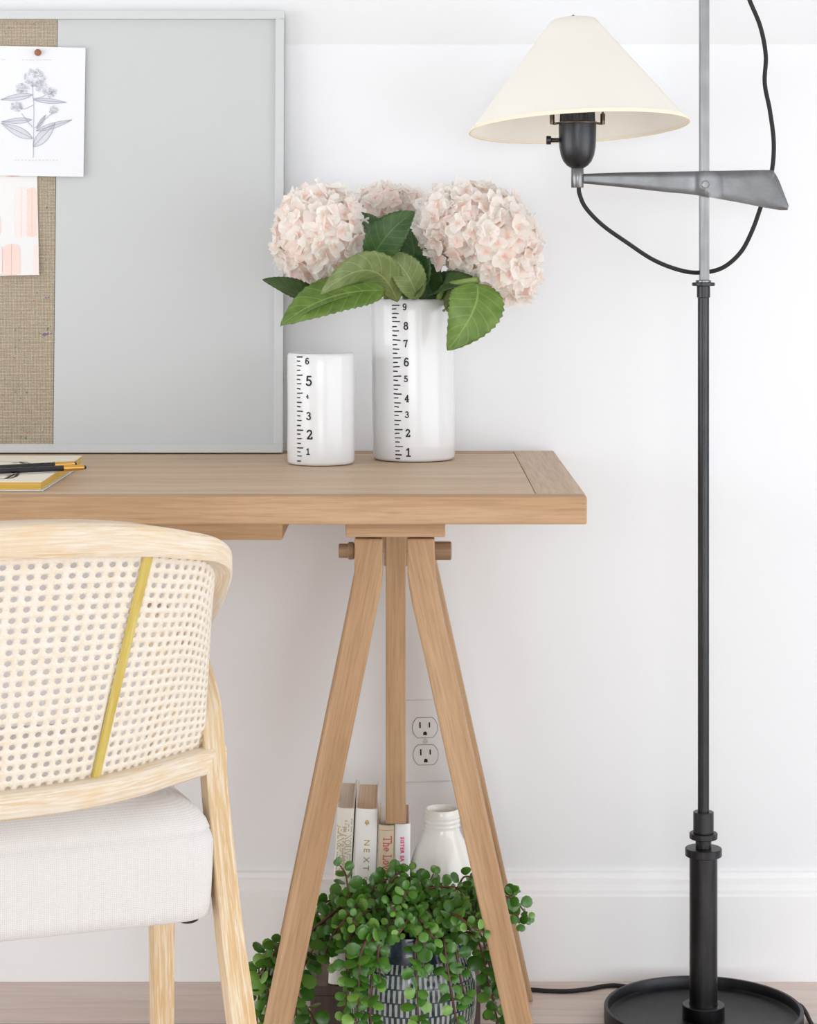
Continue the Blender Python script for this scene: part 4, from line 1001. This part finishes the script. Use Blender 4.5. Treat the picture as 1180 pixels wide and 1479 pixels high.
# cane panel
def arc_table(fn,t0,t1,n=240):
    T=[t0+(t1-t0)*k/n for k in range(n+1)]; L=[0.0]
    for k in range(n): L.append(L[-1]+(fn(T[k+1])-fn(T[k])).length)
    return T,L
def at_arc(tab,q):
    T,L=tab; q=min(max(q,0),1)*L[-1]; lo,hi=0,len(L)-1
    while hi-lo>1:
        m=(lo+hi)//2
        if L[m]<=q: lo=m
        else: hi=m
    return T[lo]+(T[hi]-T[lo])*(q-L[lo])/max(1e-9,L[hi]-L[lo])
def top_xy(t): a_=interp5(full,t); return Vector((a_[0],a_[1],0))
ARB=arc_table(lambda t:interp(bfull,t),.5-.465,.5+.465); ART=arc_table(top_xy,.5-.29,.5+.29)
def cane_pt(u,v,off=0):
    """u -1..1 across, v 0..1 from bottom to top"""
    tb=at_arc(ARB,.5+.5*u); pb=interp(bfull,tb); nb_=bnorm(tb); pb=pb+nb_*.021
    tt=at_arc(ART,.5+.5*u+.016*(1-u*u)); x,y,zt_,zb_,w=interp5(full,tt); nx_,ny_=plan_normal(full,tt); pt=Vector((x+nx_*.017,y+ny_*.017,zb_+.006))
    bz=.506
    p=Vector((pb.x+(pt.x-pb.x)*v, pb.y+(pt.y-pb.y)*v, bz+(pt.z-bz)*v))
    p.x+=nb_.x*off; p.y+=nb_.y*off
    return C(p.x,p.y,p.z)
NU,NV=46,23; mb=MB(); vs=[];uv=[];fs=[]; idx={}
def gv(i2,j2):
    k=(i2,j2)
    if k not in idx:
        idx[k]=len(vs); vs.append(cane_pt(-1+2*(i2/2)/NU,(j2/2)/NV)); uv.append((i2/2,j2/2))
    return idx[k]
for j in range(NV):
    for i in range(NU):
        ring=[gv(2*i,2*j),gv(2*i+1,2*j),gv(2*i+2,2*j),gv(2*i+2,2*j+1),gv(2*i+2,2*j+2),gv(2*i+1,2*j+2),gv(2*i,2*j+2),gv(2*i,2*j+1)]
        h=[]
        for k in range(8):
            a=R(-135+45*k); rr_=.27
            uu,vv=i+.5+rr_*math.cos(a)*1.0,j+.5+rr_*math.sin(a)*1.0
            h.append(len(vs)); vs.append(cane_pt(-1+2*uu/NU,vv/NV)); uv.append((uu,vv))
        for k in range(8): fs.append((ring[k],ring[(k+1)%8],h[(k+1)%8],h[k]))
o=MB().add(vs,fs,uv).build('cane_panel',M['cane'],chair,smooth=80)
so=o.modifiers.new('thickness','SOLIDIFY'); so.thickness=.0018; so.offset=0
# olive strips
for sg in (-1,1):
    secs=[]
    for k in range(13):
        v=-.01+1.02*k/12; uc=.400+.046*v; hw=.0046
        e=.031
        a=cane_pt(sg*uc-e*.62,v,-.0022); b=cane_pt(sg*uc+e*.62,v,-.0022); c=cane_pt(sg*uc+e*.5,v,-.0052); d=cane_pt(sg*uc-e*.5,v,-.0052)
        secs.append([a,d,c,b])
    MB().loft(secs).build('back_strip',M['strip'],chair,bevel=.0006)
# legs
def square_path(pts,ws,name,mat):
    P=smooth_path(pts,6); n=len(P); secs=[]
    Rv=Vector((math.cos(TH_),math.sin(TH_),0)); Fv=Vector((-math.sin(TH_),math.cos(TH_),0))
    for i,p in enumerate(P):
        t=i/(n-1); w=interp([(a,b,0) for a,b in ws],t); a=Rv*(w.x/2); b=Fv*(w.y/2)
        secs.append([p-a-b,p+a-b,p+a+b,p-a+b])
    return MB().loft(secs).build(name,mat,chair,bevel=.002)
def mirror_pt(p):   # mirror through the chair's centre plane
    r=Vector((p.x-OX,p.y+DW-OD,0)); X=r.x*math.cos(TH_)+r.y*math.sin(TH_); Y_=-r.x*math.sin(TH_)+r.y*math.cos(TH_); return C(-X,Y_,p.z)
rl=[U(404,1878,2.19),U(349,1479,2.245),U(329.5,1330,2.275),U(311,1150,2.315),U(306,1080,2.332),U(299,1010,2.36),U(284,955,2.40),U(262,912,2.455)]
rl[0].z=0
wl=[(.022,.024),(.025,.028),(.0235,.028),(.0225,.028),(.022,.028),(.0225,.028),(.024,.028),(.026,.028)]
for pts in (rl,[mirror_pt(p) for p in rl]): square_path(pts,wl,'leg',M['ashleg'])
for sg in (-1,1):
    square_path([C(sg*.278,.402,0),C(sg*.276,.400,.3),C(sg*.273,.398,.582)],[(.022,.024),(.026,.028),(.028,.030)],'leg',M['ashleg'])
# seat: upholstered block with a soft top
def rrect(hx,y0,y1,r,n=7):
    pts=[]
    for cx_,cy_,a0 in ((hx-r,y0+r,-90),(hx-r,y1-r,0),(-hx+r,y1-r,90),(-hx+r,y0+r,180)):
        for k in range(n+1): pts.append((cx_+r*math.cos(R(a0+90*k/n)),cy_+r*math.sin(R(a0+90*k/n))))
    # subdivide straight runs
    out=[]
    for i,p in enumerate(pts):
        q=pts[(i+1)%len(pts)]; l=math.hypot(q[0]-p[0],q[1]-p[1]); m=max(1,int(l/.03))
        out+=[(p[0]+(q[0]-p[0])*k/m,p[1]+(q[1]-p[1])*k/m) for k in range(m)]
    return out
SH,SY0,SY1=.2325,.002,.47
base=rrect(SH,SY0,SY1,.032); cyy=(SY0+SY1)/2
def ring(inset,z):
    fx=(SH-inset)/SH; fy=((SY1-SY0)/2-inset)/((SY1-SY0)/2)
    return [C(x*fx,cyy+(y-cyy)*fy,z) for x,y in base]
secs=[ring(.20,.3555),ring(.006,.3555),ring(.001,.358),ring(0,.370),ring(-.0015,.405),ring(-.002,.430),ring(.0005,.4395),ring(.0022,.4412),ring(.0010,.4430),ring(.004,.4510),ring(.012,.4610),ring(.026,.4690),ring(.05,.4750),ring(.10,.4790),ring(.20,.481)]
MB().loft(secs).build('seat',M['linen'],chair,smooth=75)
bp=U(271,1330,2.262); MB().lathe([(0,-.0012),(.008,-.001),(.0105,.0005),(.0115,.003),(0,.003)],(bp.x,bp.y,.3525),24).build('under_seat_fitting',M['rubber'],chair,smooth=50)
# seat support rails hidden under the cushion join the legs
for sg in (-1,1): 
    a,b=C(sg*.236,.06,.40),C(sg*.262,.395,.40); MB().tube([a,b],.009,8,sub=2).build('side_rail',M['ashleg'],chair,smooth=50)

# ------------------------------------------------------------------ pot and trailing plant
pd=2.812; pcx=W(594.5,pd)
pot=thing('plant_pot','dark slate pot with pale carved stripes on the floor under the desk','pot',(pcx,pd-DW,0))
prof=[(0,.002),(.042,.002),(.044,0),(.047,.001),(.054,.012),(.064,.030),(.0735,.052),(.0785,.074),(.0805,.096),(.0795,.120),(.0755,.143),(.070,.157),(.0665,.164),(.0655,.172),(.0655,.184),(.0645,.1875),(.0625,.1875),(.0612,.185),(.061,.172),(.064,.158),(.060,.150),(0,.150)]
mb=MB(); mb.lathe(prof,(pcx,pd-DW,0),96); mb.build('body',M['pot'],pot,smooth=60)
plant=thing('trailing_succulent','bushy trailing succulent with round green leaves spilling from the slate pot','plant',(pcx,pd-DW,.16))
MB().lathe([(0,.172),(.04,.1725),(.0605,.170),(.0600,.158),(0,.155)],(pcx,pd-DW,0),40).build('soil',M['soil'],plant,smooth=60)
pr2=random.Random(21)
def add_leaf(mb,p,ax,nrm,size,rr):
    ax=ax.normalized(); nrm=(nrm-ax*nrm.dot(ax)); nrm=nrm.normalized() if nrm.length>1e-5 else ax.orthogonal().normalized(); sd=ax.cross(nrm)
    n=10; L=size*rr.uniform(.9,1.12); Wd=L*rr.uniform(.42,.5); th=L*.075; cup=rr.uniform(-.08,.16)*L
    ringv=[]
    for k in range(n):
        a=2*math.pi*k/n; s=.5-.5*math.cos(a); w=math.sin(a)*(1.0-.18*(1-s))*(1 if s>.1 else .8)
        ringv.append(p+ax*(L*(.06+.94*s))+sd*(Wd*w)+nrm*(cup*w*w+.08*L*s*s))
    c=p+ax*(L*.55)
    mid=[]
    for k in range(n):
        mid.append(c+(ringv[k]-c)*.62+nrm*th)
    vs=ringv+mid+[c+nrm*(th*1.15),c-nrm*th]
    fs=[(k,(k+1)%n,n+(k+1)%n,n+k) for k in range(n)]+[(n+k,n+(k+1)%n,2*n) for k in range(n)]+[((k+1)%n,k,2*n+1) for k in range(n)]
    mb.add(vs,fs)
BIAS=Vector((.05,-.75,.55))
def vine(pts,size=.0125,step=.0105,start=.0,stem=.0013,seed=0,jit=.0):
    rr=random.Random(seed*17+5); P=smooth_path([Vector(p) for p in pts],8); lm=MB(); acc=step*.4; total=0
    Ls=[0]
    for i in range(1,len(P)): Ls.append(Ls[-1]+(P[i]-P[i-1]).length)
    tot=Ls[-1]; k=0; s=start*tot
    while s<tot:
        i=max(1,next((j for j in range(len(Ls)) if Ls[j]>=s),len(Ls)-1)); f=(s-Ls[i-1])/max(1e-9,Ls[i]-Ls[i-1]); p=P[i-1].lerp(P[i],f); t=(P[i]-P[i-1]).normalized()
        side=t.cross(BIAS).normalized()
        if k%2: side=(side*.45+t.cross(side)*rr.choice((-.8,.8))).normalized()
        for sg in (1,-1):
            ax=side*sg+t*rr.uniform(.05,.5)+Vector((rr.uniform(-.3,.3),rr.uniform(-.3,.3),rr.uniform(-.3,.3)))
            nn=BIAS+Vector((rr.uniform(-.7,.7),rr.uniform(-.5,.5),rr.uniform(-.6,.6)))
            add_leaf(lm,p+side*(sg*.0008),ax,nn,size*rr.uniform(.72,1.15)*(1-.3*max(0,(s/tot-.75)/.25)),rr)
        s+=step*rr.uniform(.8,1.25); k+=1
    ax=(P[-1]-P[-2]).normalized()
    for sg in (1,-1): add_leaf(lm,P[-1],ax+side*sg*.4,BIAS,size*.6,rr)
    so_=MB().tube(P,lambda t:stem*(1-.5*t)+.0003,6,sub=0).build('stem',M['vine'],plant,smooth=60)
    lm.build('leaves',M['jade'],so_,smooth=60,weld=False)
rootp=lambda dx=0,dy=0: Vector((pcx+dx,pd-DW+dy,.172))
VN=[ # hanging in front of the pot
 [(552,1352,2.765),(535,1352,2.722),(522,1375,2.705),(519,1412,2.70),(517,1450,2.70),(514,1485,2.70),(513,1520,2.70)],
 [(548,1345,2.77),(540,1348,2.725),(535,1380,2.71),(537,1415,2.705),(534,1450,2.70),(537,1490,2.70),(536,1520,2.70)],
 [(565,1345,2.76),(549,1362,2.715),(546,1392,2.71),(551,1420,2.705)],
 [(605,1348,2.77),(603,1352,2.725),(600,1372,2.715),(601,1400,2.71),(602,1430,2.705),(604,1462,2.70),(608,1500,2.70)],
 [(612,1348,2.77),(612,1356,2.722),(613,1378,2.715),(611,1398,2.71)],
 [(640,1348,2.77),(641,1358,2.735),(645,1390,2.72),(651,1425,2.71),(657,1460,2.71),(664,1500,2.71)],
 [(650,1350,2.78),(657,1360,2.742),(662,1395,2.73),(668,1425,2.725),(672,1438,2.72)],
 [(660,1345,2.79),(685,1350,2.775),(697,1378,2.772),(704,1412,2.772),(713,1448,2.772),(722,1490,2.772)],
 [(655,1345,2.80),(690,1345,2.80),(705,1385,2.80),(712,1430,2.80),(716,1470,2.80),(720,1500,2.80)],
 [(530,1345,2.79),(508,1352,2.75),(500,1382,2.735),(505,1415,2.725),(500,1450,2.72),(498,1485,2.72)],
 # left spill behind the leg
 [(550,1330,2.81),(500,1310,2.80),(466,1330,2.79),(440,1352,2.79),(408,1372,2.79),(388,1388,2.79),(378,1412,2.79),(373,1445,2.79),(370,1490,2.79)],
 [(548,1325,2.82),(495,1318,2.82),(470,1345,2.815),(452,1372,2.81),(438,1400,2.81),(430,1432,2.81),(428,1470,2.81),(430,1500,2.81)],
 [(545,1330,2.83),(490,1335,2.83),(468,1362,2.83),(458,1385,2.83),(447,1402,2.83)],
 [(540,1335,2.80),(500,1330,2.785),(480,1352,2.78),(470,1378,2.78),(476,1392,2.78)],
 [(540,1325,2.83),(480,1300,2.83),(450,1330,2.83),(420,1362,2.83),(400,1400,2.83),(392,1440,2.83),(402,1480,2.83)],
 [(430,1440,2.82),(440,1452,2.82),(452,1470,2.82),(455,1500,2.82)],
 [(470,1335,2.80),(430,1352,2.79),(404,1368,2.79),(392,1384,2.785),(388,1408,2.785),(386,1440,2.785),(384,1480,2.785)],
 [(440,1350,2.81),(405,1362,2.80),(384,1378,2.80),(374,1400,2.80),(380,1425,2.80)],
 # upright sprigs
 [(520,1335,2.79),(510,1312,2.785),(503,1285,2.78),(499,1262,2.78),(491,1250,2.78)],
 [(540,1335,2.80),(530,1305,2.80),(545,1280,2.80),(572,1262,2.80),(590,1254,2.80)],
 [(560,1320,2.80),(556,1292,2.795),(566,1272,2.79),(580,1258,2.79)],
 [(640,1325,2.80),(622,1296,2.80),(600,1274,2.80),(584,1262,2.80)],
 [(610,1325,2.79),(612,1292,2.79),(620,1275,2.79),(626,1262,2.79)],
 [(640,1330,2.82),(655,1296,2.82),(664,1276,2.82),(672,1266,2.82),(690,1268,2.82)],
 [(650,1325,2.83),(672,1296,2.83),(688,1282,2.83),(702,1275,2.83)],
 [(650,1325,2.82),(690,1300,2.83),(722,1294,2.83),(742,1300,2.83),(757,1316,2.83),(762,1324,2.83)],
 [(655,1335,2.81),(700,1322,2.82),(728,1318,2.82),(746,1322,2.82),(750,1334,2.82)],
 [(660,1330,2.81),(690,1318,2.81),(735,1296,2.82),(742,1288,2.82)],
]
for i,v in enumerate(VN): vine([U(*p) for p in v],size=.0185 if i<18 else .0168,step=.0108 if i<18 else .0092,seed=i,start=.12 if i<18 else .2)
for i in range(62):   # the dome over the pot
    ang=pr2.uniform(0,2*math.pi); rr_=pr2.uniform(.01,.045); a=rootp(rr_*math.cos(ang),rr_*math.sin(ang)*.8)
    tx=pr2.uniform(478,700); ty=pr2.uniform(1278,1348); dd=pr2.uniform(2.735,2.90)-.03*(ty>1320)
    if pcx and abs(tx-594)>80: ty=max(ty,1300)
    e=U(tx,ty,dd); m=(a+e)/2+Vector((pr2.uniform(-.01,.01),pr2.uniform(-.01,.01),pr2.uniform(.012,.03)))
    e2=e+Vector((pr2.uniform(-.012,.012)+.1*(e.x-pcx),pr2.uniform(-.012,.006),-pr2.uniform(.004,.018)))
    vine([a,m,e,e2],size=.0155,step=.0084,seed=100+i,start=.3)

# ------------------------------------------------------------------ light and camera
wd=bpy.data.worlds.new('sky'); scene.world=wd; wd.use_nodes=True
bg=wd.node_tree.nodes['Background']; bg.inputs['Color'].default_value=(.93,.97,1,1); bg.inputs['Strength'].default_value=1.5
def area(name,loc,rot,sx,sy,power,col=(1,1,1)):
    l=bpy.data.lights.new(name,'AREA'); l.shape='RECTANGLE'; l.size=sx; l.size_y=sy; l.energy=power; l.color=col
    o=bpy.data.objects.new(name,l); COL.objects.link(o); o.location=loc; o.rotation_euler=rot; return o
area('daylight_right',(XR+.14,(WR[0]+WR[1])/2,(WR[2]+WR[3])/2),(0,R(90),0),WR[3]-WR[2],WR[1]-WR[0],124,(.905,.95,.985))
area('daylight_front',((WF[0]+WF[1])/2,YF-.14,(WF[2]+WF[3])/2),(R(90),0,0),WF[1]-WF[0],WF[3]-WF[2],330,(.895,.948,.985))
area('added_fill_left',(XL-.14,(WL[0]+WL[1])/2,(WL[2]+WL[3])/2),(0,R(-90),0),WL[3]-WL[2],WL[1]-WL[0],104,(.905,.95,.985))  # added fill lamp on the left, brightens the wall under the desk
cam=bpy.data.cameras.new('camera'); co=bpy.data.objects.new('camera',cam); COL.objects.link(co); scene.camera=co
co.location=(0,-DW,EYE); co.rotation_euler=(R(90),0,0)
cam.sensor_fit='VERTICAL'; cam.sensor_height=36; cam.lens=F/1479*36; cam.shift_y=-(739.5-HY)/1479; cam.clip_start=.05
scene.cycles.use_denoising=True
scene.cycles.max_bounces=10; scene.cycles.diffuse_bounces=6
vs_=scene.view_settings; vs_.view_transform='Standard'; vs_.look='None'; vs_.exposure=-0.89; vs_.gamma=1
